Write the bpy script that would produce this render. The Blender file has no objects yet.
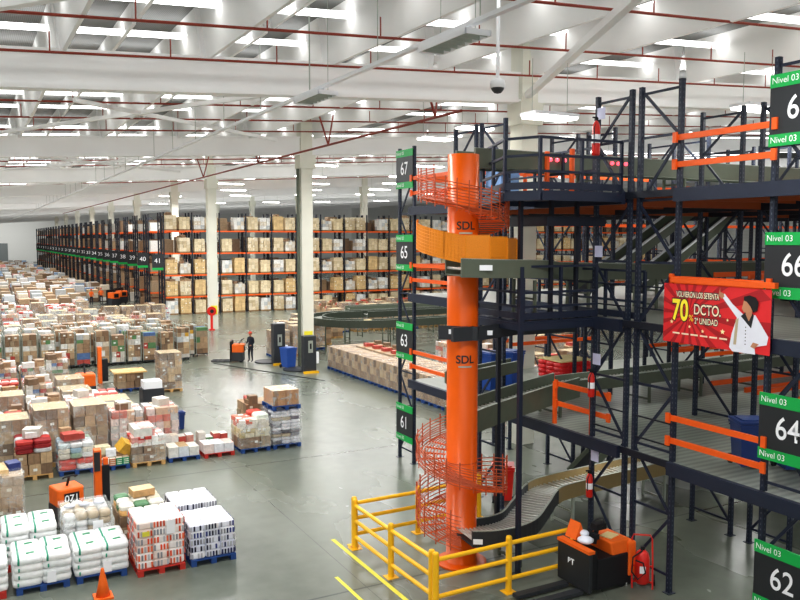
import bpy, math, random
from mathutils import Vector, Matrix
random.seed(7)
PI=math.pi; C=bpy.context.scene.collection; D=bpy.data
def hx(h,a=1.0):
    h=h.lstrip('#'); o=[]
    for i in (0,2,4):
        c=int(h[i:i+2],16)/255; o.append(c/12.92 if c<=.04045 else ((c+.055)/1.055)**2.4)
    return (o[0],o[1],o[2],a)
# ------------------------------------------------------------ materials
def newmat(n):
    m=D.materials.new(n); m.use_nodes=True; nt=m.node_tree; return m,nt,nt.nodes['Principled BSDF']
def mat(n,col,rough=.6,metal=0.,noise=.12,scale=6.,bump=0.,emit=0.):
    m,nt,b=newmat(n); N=nt.nodes; L=nt.links
    tc=N.new('ShaderNodeTexCoord'); nz=N.new('ShaderNodeTexNoise'); nz.inputs['Scale'].default_value=scale; nz.inputs['Detail'].default_value=4
    L.new(tc.outputs['Object'],nz.inputs['Vector'])
    mx=N.new('ShaderNodeMix'); mx.data_type='RGBA'; c=hx(col)
    mx.inputs[6].default_value=tuple(x*(1-noise) for x in c[:3])+(1,); mx.inputs[7].default_value=tuple(min(1,x*(1+noise)) for x in c[:3])+(1,)
    L.new(nz.outputs['Fac'],mx.inputs[0]); L.new(mx.outputs[2],b.inputs['Base Color'])
    b.inputs['Roughness'].default_value=rough; b.inputs['Metallic'].default_value=metal
    if bump:
        bp=N.new('ShaderNodeBump'); bp.inputs['Strength'].default_value=bump; L.new(nz.outputs['Fac'],bp.inputs['Height']); L.new(bp.outputs['Normal'],b.inputs['Normal'])
    if emit:
        b.inputs['Emission Color'].default_value=c; b.inputs['Emission Strength'].default_value=emit
    return m
def attrmat(n,rough=.6,noise=.25,scale=9.,spec=.5,emit=0):
    m,nt,b=newmat(n); N=nt.nodes; L=nt.links
    a=N.new('ShaderNodeVertexColor'); a.layer_name='Col'
    tc=N.new('ShaderNodeTexCoord'); nz=N.new('ShaderNodeTexNoise'); nz.inputs['Scale'].default_value=scale; nz.inputs['Detail'].default_value=5
    L.new(tc.outputs['Object'],nz.inputs['Vector'])
    mr=N.new('ShaderNodeMapRange'); mr.inputs[1].default_value=.25; mr.inputs[2].default_value=.75; mr.inputs[3].default_value=1-noise; mr.inputs[4].default_value=1+noise*.4
    L.new(nz.outputs['Fac'],mr.inputs[0])
    vm=N.new('ShaderNodeVectorMath'); vm.operation='SCALE'; L.new(a.outputs['Color'],vm.inputs[0]); L.new(mr.outputs[0],vm.inputs['Scale'])
    L.new(vm.outputs[0],b.inputs['Base Color']); b.inputs['Roughness'].default_value=rough
    b.inputs['Specular IOR Level'].default_value=spec
    if emit:
        L.new(a.outputs['Color'],b.inputs['Emission Color']); b.inputs['Emission Strength'].default_value=emit
    return m
def floor_mat():
    m,nt,b=newmat('polished_concrete'); N=nt.nodes; L=nt.links
    tc=N.new('ShaderNodeTexCoord'); sx=N.new('ShaderNodeSeparateXYZ'); L.new(tc.outputs['Object'],sx.inputs[0])
    def M(op,a,v=None,v2=None):
        n=N.new('ShaderNodeMath'); n.operation=op
        if isinstance(a,(int,float)): n.inputs[0].default_value=a
        else: L.new(a,n.inputs[0])
        if v is not None:
            if isinstance(v,(int,float)): n.inputs[1].default_value=v
            else: L.new(v,n.inputs[1])
        return n.outputs[0]
    def joint(o,pitch,off,w):
        f=M('FRACT',M('DIVIDE',M('ADD',o,off),pitch)); d=M('ABSOLUTE',M('SUBTRACT',f,.5)); return M('GREATER_THAN',M('MULTIPLY',d,pitch),pitch*.5-w)
    jy=joint(sx.outputs[1],9.75,-24.2,.028); jx=joint(sx.outputs[0],9.75,-7.0,.008)
    nz=N.new('ShaderNodeTexNoise'); nz.inputs['Scale'].default_value=.22; nz.inputs['Detail'].default_value=5; nz.inputs['Roughness'].default_value=.5
    mp=N.new('ShaderNodeMapping'); mp.inputs['Scale'].default_value=(1,.45,1); L.new(tc.outputs['Object'],mp.inputs[0]); L.new(mp.outputs[0],nz.inputs['Vector'])
    n2=N.new('ShaderNodeTexNoise'); n2.inputs['Scale'].default_value=2.2; n2.inputs['Detail'].default_value=8; L.new(tc.outputs['Object'],n2.inputs['Vector'])
    cr=N.new('ShaderNodeValToRGB'); cr.color_ramp.elements[0].position=.3; cr.color_ramp.elements[1].position=.72
    cr.color_ramp.elements[0].color=hx('#595f56'); cr.color_ramp.elements[1].color=hx('#7d8377')
    s=M('ADD',M('MULTIPLY',nz.outputs['Fac'],.8),M('MULTIPLY',n2.outputs['Fac'],.2)); L.new(s,cr.inputs[0])
    mx=N.new('ShaderNodeMix'); mx.data_type='RGBA'; L.new(M('MAXIMUM',jy,jx),mx.inputs[0]); L.new(cr.outputs[0],mx.inputs[6]); mx.inputs[7].default_value=hx('#4a4e4b')
    # lighter worn band along the Y joints
    L.new(mx.outputs[2],b.inputs['Base Color'])
    mr=N.new('ShaderNodeMapRange'); mr.inputs[3].default_value=.2; mr.inputs[4].default_value=.34; L.new(nz.outputs['Fac'],mr.inputs[0]); L.new(mr.outputs[0],b.inputs['Roughness'])
    b.inputs['Specular IOR Level'].default_value=.6
    return m
def deck_mat(n,c0,c1,pitch,axis,rough=.6,metal=0.):
    m,nt,b=newmat(n); N=nt.nodes; L=nt.links
    tc=N.new('ShaderNodeTexCoord'); w=N.new('ShaderNodeTexWave'); w.bands_direction=axis; w.inputs['Scale'].default_value=pitch; w.inputs['Distortion'].default_value=.15
    L.new(tc.outputs['Object'],w.inputs['Vector']); cr=N.new('ShaderNodeValToRGB'); cr.color_ramp.elements[0].color=hx(c0); cr.color_ramp.elements[1].color=hx(c1)
    L.new(w.outputs['Fac'],cr.inputs[0]); L.new(cr.outputs[0],b.inputs['Base Color']); b.inputs['Roughness'].default_value=rough; b.inputs['Metallic'].default_value=metal
    bp=N.new('ShaderNodeBump'); bp.inputs['Strength'].default_value=.4; L.new(w.outputs['Fac'],bp.inputs['Height']); L.new(bp.outputs['Normal'],b.inputs['Normal'])
    return m
def upright_mat():
    m,nt,b=newmat('navy_perforated_steel'); N=nt.nodes; L=nt.links
    tc=N.new('ShaderNodeTexCoord'); sx=N.new('ShaderNodeSeparateXYZ'); L.new(tc.outputs['Object'],sx.inputs[0])
    def M(op,a,v=None):
        n=N.new('ShaderNodeMath'); n.operation=op; L.new(a,n.inputs[0])
        if v is not None:
            if isinstance(v,(int,float)): n.inputs[1].default_value=v
            else: L.new(v,n.inputs[1])
        return n.outputs[0]
    zz=M('LESS_THAN',M('FRACT',M('DIVIDE',sx.outputs[2],.1)),.38)
    yy=M('MAXIMUM',M('LESS_THAN',M('ABSOLUTE',sx.outputs[1]),.007),M('LESS_THAN',M('ABSOLUTE',sx.outputs[0]),.007))
    k=M('MULTIPLY',zz,yy); mx=N.new('ShaderNodeMix'); mx.data_type='RGBA'; L.new(k,mx.inputs[0]); mx.inputs[6].default_value=hx('#1f2738'); mx.inputs[7].default_value=hx('#555d68')
    L.new(mx.outputs[2],b.inputs['Base Color']); b.inputs['Roughness'].default_value=.5
    return m
def mesh_mat(n,col,fill=.45,scale=14):
    m,nt,b=newmat(n); N=nt.nodes; L=nt.links
    b.inputs['Base Color'].default_value=hx(col); b.inputs['Roughness'].default_value=.55
    return m
def wrap_mat():
    m,nt,b=newmat('stretch_film'); N=nt.nodes; L=nt.links; out=[n for n in N if n.type=='OUTPUT_MATERIAL'][0]
    b.inputs['Base Color'].default_value=hx('#e8ebe8'); b.inputs['Roughness'].default_value=.22
    t=N.new('ShaderNodeBsdfTransparent'); ms=N.new('ShaderNodeMixShader')
    tc=N.new('ShaderNodeTexCoord'); nz=N.new('ShaderNodeTexNoise'); nz.inputs['Scale'].default_value=3.5; nz.inputs['Detail'].default_value=5; nz.inputs['Distortion'].default_value=1.2
    mr=N.new('ShaderNodeMapRange'); mr.inputs[1].default_value=.45; mr.inputs[2].default_value=.75; mr.inputs[3].default_value=.08; mr.inputs[4].default_value=.5
    L.new(tc.outputs['Object'],nz.inputs['Vector']); L.new(nz.outputs['Fac'],mr.inputs[0]); L.new(mr.outputs[0],ms.inputs[0])
    bp=N.new('ShaderNodeBump'); bp.inputs['Strength'].default_value=.5; L.new(nz.outputs['Fac'],bp.inputs['Height']); L.new(bp.outputs['Normal'],b.inputs['Normal'])
    L.new(t.outputs[0],ms.inputs[1]); L.new(b.outputs[0],ms.inputs[2]); L.new(ms.outputs[0],out.inputs[0])
    return m
MT=dict(
 floor=floor_mat(), goods=attrmat('packed_goods',.55), gloss=attrmat('glossy_packs',.3,.12), paint=attrmat('painted_colours',.5,.1,4),
 concrete=mat('white_painted_concrete','#dcdccf',.7,noise=.05,scale=1.5), roofbeam=mat('white_roof_beam','#ebebe9',.65,noise=.05,scale=.8),
 deck=deck_mat('corrugated_roof_sheet','#646564','#7b7c7a',6,'X'), sky=mat('skylight_panel','#ffffff',.4,emit=3.5),
 lamp=mat('lamp_tube','#fffdf5',.4,emit=14.), upright=upright_mat(), navy=mat('navy_steel','#20283a',.5), navyd=mat('dark_navy_steel','#171c28',.5),
 orange=mat('orange_steel','#e55f1a',.45,noise=.08), tower=mat('orange_gloss_tower','#e0600c',.28,noise=.06,scale=3), wire=mat('orange_wire','#b5532c',.5),
 ymesh=mat('amber_mesh_panel','#dd8a1c',.55,noise=.2,scale=60), yellow=mat('safety_yellow','#f2bb22',.4,noise=.06), grey=mat('grey_green_conveyor_steel','#5c6355',.45,noise=.1),
 lgrey=mat('galvanised_steel','#a9b0a6',.4,metal=.3), dgrey=mat('charcoal_plastic','#33363a',.5), black=mat('black_rubber','#15161a',.6), red=mat('sprinkler_red','#8a3a2c',.5),
 bred=mat('bright_red_paint','#cf2a20',.35), blue=mat('blue_plastic','#2f55a0',.4), dblue=mat('dark_blue_plastic','#223a72',.4), wood=mat('pale_pallet_wood','#c8a26a',.7,noise=.2),
 pblue=mat('blue_pallet_paint','#254a86',.6,noise=.2), pred=mat('red_pallet_paint','#b8342a',.6,noise=.2), green=mat('sign_green','#12a54e',.5,noise=.02), sblack=mat('sign_black','#2a2d30',.5,noise=.03),
 white=mat('white_paint','#eef0f2',.5,noise=.03), wrap=wrap_mat(), mez=deck_mat('mezzanine_floor_sheet','#7b8178','#959b90',1.6,'Y',.4), belt=mat('tan_conveyor_side','#97845c',.4,noise=.1),
 cboard=mat('brown_cardboard','#b8895a',.75,noise=.1), cream=mat('cream_cardboard','#e0cb95',.75,noise=.08), film_red=mat('red_stretch_wrap','#d42f30',.25,noise=.3,scale=8,bump=.6),
 roll=mat('steel_roller','#c2c4bd',.3,metal=.5), skin=mat('skin','#b98363',.6), cloth=mat('dark_navy_workwear','#1e2430',.8), cap=mat('red_cap','#d8402a',.6), vest=mat('orange_vest','#e86a1a',.6),
 wallm=deck_mat('ribbed_wall_sheet','#d9dbd6','#efefec',1.2,'Z'), rust=mat('orange_brown_underside_beam','#8a4218',.6), door=mat('grey_shutter','#7d8383',.6), bag=mat('white_plastic_bag','#dfe4ee',.4), ban=attrmat('printed_banner',.45,.04), rusts=mat('orange_shelf_face','#e8521c',.5),
 floorline=mat('yellow_floor_paint','#d9d24a',.5),
)
# ------------------------------------------------------------ geometry helper
class MB:
    def __init__(s): s.v=[];s.f=[];s.c=[]
    def add(s,vs,fs,col=None):
        b=len(s.v); s.v+= [tuple(p) for p in vs]; s.f+=[tuple(b+i for i in f) for f in fs]; s.c+=[col]*len(fs); return s
    def bx(s,x0,x1,y0,y1,z0,z1,col=None,top=None):
        vs=[(x0,y0,z0),(x1,y0,z0),(x1,y1,z0),(x0,y1,z0),(x0,y0,z1),(x1,y0,z1),(x1,y1,z1),(x0,y1,z1)]
        b=len(s.v); s.v+=vs
        s.f+=[tuple(b+i for i in f) for f in [(0,3,2,1),(4,5,6,7),(0,1,5,4),(1,2,6,5),(2,3,7,6),(3,0,4,7)]]
        s.c+=[col,top or col,col,col,col,col]; return s
    def box(s,c,d,col=None,rz=0,top=None,rx=0,ry=0):
        M=Matrix.Translation(c)@Matrix.Rotation(rz,4,'Z')@Matrix.Rotation(ry,4,'Y')@Matrix.Rotation(rx,4,'X')
        x,y,z=d[0]/2,d[1]/2,d[2]/2
        vs=[M@Vector(p) for p in [(-x,-y,-z),(x,-y,-z),(x,y,-z),(-x,y,-z),(-x,-y,z),(x,-y,z),(x,y,z),(-x,y,z)]]
        b=len(s.v); s.v+=[tuple(p) for p in vs]; s.f+=[tuple(b+i for i in f) for f in [(0,3,2,1),(4,5,6,7),(0,1,5,4),(1,2,6,5),(2,3,7,6),(3,0,4,7)]]
        s.c+=[col,top or col,col,col,col,col]; return s
    def bar(s,p,q,w,h=None,col=None):
        h=h or w; p=Vector(p);q=Vector(q);d=(q-p).normalized(); up=Vector((0,0,1)) if abs(d.z)<.95 else Vector((0,1,0))
        a=d.cross(up).normalized(); b=a.cross(d).normalized(); vs=[]
        for o in (p,q):
            for sa,sb in ((-1,-1),(1,-1),(1,1),(-1,1)): vs.append(o+a*sa*w/2+b*sb*h/2)
        return s.add(vs,[(3,2,1,0),(4,5,6,7),(0,1,5,4),(1,2,6,5),(2,3,7,6),(3,0,4,7)],col)
    def tube(s,p,q,r,n=8,col=None,r2=None):
        p=Vector(p);q=Vector(q);d=(q-p).normalized(); up=Vector((0,0,1)) if abs(d.z)<.9 else Vector((1,0,0)); a=d.cross(up).normalized(); b=a.cross(d)
        vs=[];r2=r if r2 is None else r2
        for o,rr in ((p,r),(q,r2)):
            for i in range(n): t=2*PI*i/n; vs.append(o+a*math.cos(t)*rr+b*math.sin(t)*rr)
        return s.add(vs,[(i,i+n,(i+1)%n+n,(i+1)%n) for i in range(n)]+[tuple(range(n)),tuple(range(2*n-1,n-1,-1))],col)
    def path(s,pts,r,n=6,col=None,close=False):
        pts=[Vector(p) for p in pts]; vs=[]; m=len(pts)
        for k,p in enumerate(pts):
            if close: d=pts[(k+1)%m]-pts[k-1]
            else: d=pts[min(k+1,m-1)]-pts[max(k-1,0)]
            d.normalize(); up=Vector((0,0,1)) if abs(d.z)<.9 else Vector((1,0,0)); a=d.cross(up).normalized(); b=a.cross(d)
            for i in range(n): t=2*PI*i/n; vs.append(p+a*math.cos(t)*r+b*math.sin(t)*r)
        fs=[]
        for k in range(m if close else m-1):
            for i in range(n): j=(i+1)%n; k2=(k+1)%m; fs.append((k*n+i,k*n+j,k2*n+j,k2*n+i))
        return s.add(vs,fs,col)
    def ribbon(s,A,B,col=None,th=0):          # strip between two polylines
        n=len(A); vs=list(A)+list(B); fs=[(i,i+1,n+i+1,n+i) for i in range(n-1)]; s.add(vs,fs,col)
        return s
    def slab(s,A,B,h,col=None):               # strip with thickness downwards
        n=len(A); dn=lambda P:[(p[0],p[1],p[2]-h) for p in P]
        vs=list(A)+list(B)+dn(A)+dn(B); fs=[]
        for i in range(n-1):
            fs+=[(i,i+1,n+i+1,n+i),(2*n+i,3*n+i,3*n+i+1,2*n+i+1),(i,2*n+i,2*n+i+1,i+1),(n+i,n+i+1,3*n+i+1,3*n+i)]
        fs+=[(0,n,3*n,2*n),(n-1,3*n-1,4*n-1,2*n-1)]
        return s.add(vs,fs,col)
    def poly(s,pts,z0,z1,col=None):
        n=len(pts); vs=[(x,y,z0) for x,y in pts]+[(x,y,z1) for x,y in pts]
        return s.add(vs,[tuple(range(n-1,-1,-1)),tuple(range(n,2*n))]+[(i,(i+1)%n,(i+1)%n+n,i+n) for i in range(n)],col)
    def extr(s,prof,p0,axis,L,col=None):      # profile in plane perpendicular to axis ('X' or 'Y')
        n=len(prof); f=(lambda a,b,t:(p0[0]+t,p0[1]+a,p0[2]+b)) if axis=='X' else (lambda a,b,t:(p0[0]+a,p0[1]+t,p0[2]+b))
        vs=[f(a,b,0) for a,b in prof]+[f(a,b,L) for a,b in prof]
        return s.add(vs,[tuple(range(n)),tuple(range(2*n-1,n-1,-1))]+[(i,i+n,(i+1)%n+n,(i+1)%n) for i in range(n)],col)
    def lathe(s,prof,c,n=20,col=None):
        vs=[(c[0]+r*math.cos(2*PI*i/n),c[1]+r*math.sin(2*PI*i/n),c[2]+z) for r,z in prof for i in range(n)]
        m=len(prof); fs=[(k*n+i,k*n+(i+1)%n,(k+1)*n+(i+1)%n,(k+1)*n+i) for k in range(m-1) for i in range(n)]
        fs+=[tuple(range(n-1,-1,-1)),tuple(range((m-1)*n,m*n))]; return s.add(vs,fs,col)
    def sack(s,c,d,col,rz=0,e=.45,nu=10,nv=5,sag=0):
        def sp(x,e): return math.copysign(abs(x)**e,x)
        vs=[];cr,sr=math.cos(rz),math.sin(rz)
        for j in range(nv+1):
            v=-PI/2+PI*j/nv
            for i in range(nu):
                u=2*PI*i/nu+.3; x=sp(math.cos(v),e)*sp(math.cos(u),e)*d[0]/2; y=sp(math.cos(v),e)*sp(math.sin(u),e)*d[1]/2; z=sp(math.sin(v),e+.2)*d[2]/2
                vs.append((c[0]+x*cr-y*sr,c[1]+x*sr+y*cr,c[2]+z))
        fs=[(j*nu+i,j*nu+(i+1)%nu,(j+1)*nu+(i+1)%nu,(j+1)*nu+i) for j in range(nv) for i in range(nu)]
        return s.add(vs,fs,col)
    def build(s,name,m,parent=None,smooth=False,origin=None):
        me=D.meshes.new(name)
        vs=s.v if origin is None else [(x-origin[0],y-origin[1],z-origin[2]) for x,y,z in s.v]
        me.from_pydata(vs,[],s.f); me.materials.append(MT[m] if isinstance(m,str) else m)
        if any(c is not None for c in s.c):
            ca=me.color_attributes.new('Col','FLOAT_COLOR','CORNER'); buf=[]
            for p,c in zip(me.polygons,s.c):
                buf+= list(c or (.5,.5,.5,1))*p.loop_total
            ca.data.foreach_set('color',buf)
        if smooth: me.polygons.foreach_set('use_smooth',[True]*len(me.polygons))
        me.update(); o=D.objects.new(name,me); C.objects.link(o)
        if parent is not None: o.parent=parent
        if origin is not None: o.location=origin
        return o
def B(*a,**k): return MB().bx(*a,**k)
def tag(o,label=None,cat=None,group=None,kind=None):
    if label: o['label']=label
    if cat: o['category']=cat
    if group: o['group']=group
    if kind: o['kind']=kind
    return o
def struct(name,mb,m,label=None,cat='building',**k):
    o=mb.build(name,m,**k); o['kind']='structure'; tag(o,label or name.replace('_',' ')+' of the warehouse hall',cat); return o
def thing(name,label,cat,loc=(0,0,0),rz=0,group=None):
    o=D.objects.new(name,None); C.objects.link(o); o.location=loc; o.rotation_euler=(0,0,rz); o.empty_display_size=.2
    return tag(o,label,cat,group)
def copy_tree(o,parent=None):
    c=o.copy(); C.objects.link(c); c.parent=parent
    for ch in list(o.children): copy_tree(ch,c)
    return c
def dup(o,loc,rz,label,group=None):
    c=copy_tree(o); c.location=loc; c.rotation_euler=(0,0,rz); tag(c,label,None,group); return c
ORD=['zeroth','first','second','third','fourth','fifth','sixth','seventh','eighth','ninth','tenth','eleventh','twelfth','thirteenth','fourteenth','fifteenth','sixteenth','seventeenth','eighteenth','nineteenth','twentieth']
TENS={20:'twenty',30:'thirty',40:'forty'}
def ordn(n):
    if n<=20: return ORD[n]
    t=n//10*10; return (TENS[t]+'-'+ORD[n%10]) if n%10 else {30:'thirtieth',40:'fortieth'}[t]
def text_mesh(txt,size,m,parent,name,M,sx=1.,off=0.):
    cu=D.curves.new('lettering','FONT'); cu.body=txt; cu.size=size; cu.align_x='CENTER'; cu.align_y='CENTER'; cu.offset=off
    t=D.objects.new('lettering',cu); C.objects.link(t); bpy.context.view_layer.update()
    me=D.meshes.new_from_object(t.evaluated_get(bpy.context.evaluated_depsgraph_get())); D.objects.remove(t)
    me.transform(Matrix.Diagonal((sx,1,1,1))); me.transform(M); me.materials.clear(); me.materials.append(MT[m]); o=D.objects.new(name,me); C.objects.link(o)
    if parent is not None: o.parent=parent
    return o
def facing_negx(x,y,z):   # text plane facing -X, reading from high y to low y
    return Matrix(((0,0,-1,x),(-1,0,0,y),(0,1,0,z),(0,0,0,1)))
def facing_negy(x,y,z):
    return Matrix(((1,0,0,x),(0,0,-1,y),(0,1,0,z),(0,0,0,1)))
# ============================================================ SETTING
YB=270
struct('floor',B(-25,125,-12,YB,-.2,0),'floor','grey polished concrete floor with saw-cut joints','floor')
SL=.055
def zb(x): return 10.86+SL*x       # bottom of the main roof beams
def zd(x): return 13.25+SL*x        # underside of the roof sheet
struct('ceiling',MB().add([(-25,-12,zd(-25)),(125,-12,zd(125)),(125,YB,zd(125)),(-25,YB,zd(-25)),(-25,-12,zd(-25)+.1),(125,-12,zd(125)+.1),(125,YB,zd(125)+.1),(-25,YB,zd(-25)+.1)],[(0,3,2,1),(4,5,6,7),(0,1,5,4),(1,2,6,5),(2,3,7,6),(3,0,4,7)]),'deck','grey corrugated steel roof deck above the beams','roof')
struct('wall_back',B(-25,125,YB,YB+.3,0,20),'wallm','pale ribbed end wall at the far left','wall')
struct('wall_right',B(125,125.3,-12,YB,0,21),'wallm','pale ribbed side wall behind the racking','wall')
struct('wall_left',B(-25.3,-25,-12,YB,0,12),'wallm','pale ribbed side wall of the hall','wall')
d1=struct('door_1',B(4.2,10.5,YB-.15,YB-.02,0,5.6),'door','grey roller door in the far end wall','door')
MBY=[3.0,22.5,42.0,62.5,83.0,103.5,124,144.5,165,185.5,206,226.5,247]
def slbox(mb,x0,x1,y0,y1,f0,f1,col=None):
    vs=[(x0,y0,f0(x0)),(x1,y0,f0(x1)),(x1,y1,f0(x1)),(x0,y1,f0(x0)),(x0,y0,f1(x0)),(x1,y0,f1(x1)),(x1,y1,f1(x1)),(x0,y1,f1(x0))]
    return mb.add(vs,[(0,3,2,1),(4,5,6,7),(0,1,5,4),(1,2,6,5),(2,3,7,6),(3,0,4,7)],col)
for i,y in enumerate(MBY):
    mb=MB(); slbox(mb,-25,125,y-.12,y+.12,lambda x:zb(x)+.08,lambda x:zb(x)+.95)
    slbox(mb,-25,125,y-.25,y+.25,zb,lambda x:zb(x)+.1); slbox(mb,-25,125,y-.25,y+.25,lambda x:zb(x)+.93,lambda x:zb(x)+1.0)
    struct('roof_beam',mb,'roofbeam',f'deep white main roof beam, {ORD[i+1]} from the camera','beam')
# secondary beams (tapered) and purlins, one mesh per bay line
for bi in range(len(MBY)-1):
    y0,y1=MBY[bi],MBY[bi+1]
    if bi>7: break
    n=14 if bi<3 else 20
    for k in range(-2,n):
        x=2.29+3.70*k
        if x<-3 or (x>18 and k%2): continue
        z=zd(x); L=y1-y0; ym=(y0+y1)/2
        mb=MB(); e=1.5; m_=1.6
        def sec(y,d): return [(x-.24,y,z),(x+.24,y,z),(x+.05,y,z-d),(x-.05,y,z-d)]
        vs=[]; ys=[(y0+.26,e),(y0+.6,e),(ym,m_),(y1-.6,e),(y1-.26,e)]
        for (yy,d) in ys: vs+=sec(yy,d)
        fs=[(3,2,1,0),(16,17,18,19)]
        for j in range(4):
            for q in range(4): fs.append((j*4+q,j*4+(q+1)%4,j*4+4+(q+1)%4,j*4+4+q))
        mb.add(vs,fs)
        struct('roof_girder',mb,'roofbeam','white tapered secondary roof girder running between main beams','beam')
    if bi<5:
        for k in range(-1,n):
            x=4.14+3.70*k; z=zd(x)
            if x>18 and k%2: continue
            mb=MB().extr([(-.1,0),(.1,0),(.05,-.55),(-.05,-.55)],(x,y0+.26,z),'Y',y1-y0-.52)
            struct('roof_purlin',mb,'roofbeam','slim white purlin under the roof sheet','beam')
# skylight strips
for k in range(-3,50):
    y=20.5+3.65*k
    if y<4 or y>180 or any(abs(y-b)<.5 for b in MBY): continue
    mb=slbox(MB(),-20,90,y-.26,y+.26,lambda x:zd(x)-.5,lambda x:zd(x)-.44)
    struct('roof_light_strip',mb,'sky','long glowing white light strip across the roof sheet','light')
# columns
def column(x,y,lab):
    h=zb(x); mb=MB().bx(x-.33,x+.33,y-.33,y+.33,0,h-.75)
    mb.bx(x-.42,x+.5,y-.4,y+.4,h-.75,h-.0).bx(x-.33,x+.33,y-.33,y+.33,h,zd(x)-.02)
    return struct('concrete_column',mb,'concrete',lab,'column')
for i,y in enumerate(MBY[1:11]):
    column(16.95 if i==0 else 16.6 if i==1 else 16.85 if i==2 else 18.6,y,['white column behind the orange spiral tower','tall white column beside the stretch-wrap machines','white column beside the red hose reel','white column rising from the first bays of racking'][i] if i<4 else f'white column in the distance, {ORD[i+1]} along the line')
for i,y in enumerate(MBY[4:8]): column(40.0,y,f'white column rising behind the long racking, {ORD[i+1]} of the inner line')
column(40.0,62.5,'white inner column in front of the long racking')
struct('column_plate',B(16.35,16.85,41.64,41.66,1.7,2.0),mat('yellow_notice','#e9de3a',.5),'yellow notice on the column by the wrappers','sign')
# sprinkler pipes along X with droppers
py=[10.2,14.2,18.2,21.9,26,29.9,34,38,46,50,54,58,66,70,75,79,88,96,108]
for i,y in enumerate(py):
    f=lambda x:11.68+SL*x
    p=thing('sprinkler_pipe',f'red sprinkler pipe crossing under the roof, {ordn(i+1)} from the camera','pipe',(0,0,0))
    x1=60 if y<60 else 85
    MB().tube((-6,y,f(-6)),(x1,y,f(x1)),.035 if y<40 else .045,6).build('main_pipe','red',p)
    if y<60:
        for k in range(0,16):
            x=-1+2.95*k+(i%3)*.7
            if x<x1: MB().tube((x,y,f(x)),(x,y,f(x)+.5),.02,5).build('dropper','red',p)
mbp=thing('sprinkler_feed_pipe','dark red feed pipe running lengthwise on V-shaped hangers','pipe')
MB().tube((14.6,22.8,11.42),(14.6,150,11.42),.05,6).build('main_pipe','red',mbp)
for y in (24.5,34,44,56):
    MB().bar((14.6,y,11.42),(14.1,y,12.9),.06).bar((14.6,y,11.42),(15.2,y+.8,12.9),.06).build('hanger','red',mbp)
# roof bracing rods
def rod(p,q,w,lab): 
    o=MB().bar(p,q,w).build('bracing_rod','roofbeam'); tag(o,lab,'brace','white roof bracing rods')
rod((8.0,4.0,12.1),(16.8,22.1,12.0),.2,'white diagonal roof brace ending at the column behind the spiral')
rod((-3.0,21.5,11.5),(4.5,13.6,11.9),.2,'white diagonal roof brace at the top left corner')
rod((3.3,29.1,11.8),(13.5,37.9,12.0),.14,'white diagonal roof brace descending to the right in second bay')
rod((0,40.5,11.6),(10.5,24.0,12.1),.14,'white diagonal roof brace rising to the right in second bay')
for j,y in enumerate((42.5,63,84)):
    rod((0,y+18,11.5),(14,y+2,12.1),.14,f'distant white crossing roof brace rising right, {ORD[j+3]} bay'); rod((0,y+2,11.5),(14,y+18,12.1),.14,f'distant white crossing roof brace falling right, {ORD[j+3]} bay')
# cable tray with louvre luminaires
ct=thing('cable_tray','thin grey cable tray running the length of the hall','tray')
B(8.0,8.12,6,200,10.98,11.06).build('tray','white',ct)
for y in range(8,120,4): MB().tube((8.06,y,11.05),(8.06,y,13.4),.012,4).build('hanger_wire','lgrey',ct)
for i,y in enumerate((12.9,19.6)):
    l=thing('louvre_luminaire','grey louvred luminaire hung under the cable tray, '+('nearer one' if i==0 else 'farther one by the main beam'),'light',(8.06,y,0))
    MB().bx(-.27,-.24,-.85,.85,10.78,10.86).bx(.24,.27,-.85,.85,10.78,10.86).bx(-.27,.27,-.85,-.82,10.78,10.86).bx(-.27,.27,.82,.85,10.78,10.86).bx(-.27,.27,-.85,.85,10.86,10.88).build('housing','white',l)
    mb=MB()
    for k in range(7): mb.bx(-.24,.24,-.78+k*.25,-.76+k*.25,10.78,10.86)
    mb.build('louvre','lgrey',l); MB().bar((0,-.6,10.88),(0,-.6,11.0),.03).bar((0,.6,10.88),(0,.6,11.0),.03).build('bracket','white',l)
    for yy in (-.6,.6): MB().tube((.1,yy,10.88),(.1,yy,13.6),.008,4).build('hanger_wire','lgrey',l)
# dome camera
dc=thing('dome_camera','white dome security camera on a long ceiling pole','camera',(12.0,17.05,0))
MB().tube((0,0,11.2),(0,0,13.9),.05,10).build('pole','white',dc); MB().lathe([(.06,11.25),(.17,11.2),(.2,11.1),(.19,11.0)],(0,0,0),16).build('housing','white',dc,smooth=True)
MB().lathe([(.01,10.86),(.09,10.88),(.15,10.95),(.17,11.0)],(0,0,0),16).build('lens_dome','dgrey',dc,smooth=True)
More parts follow.
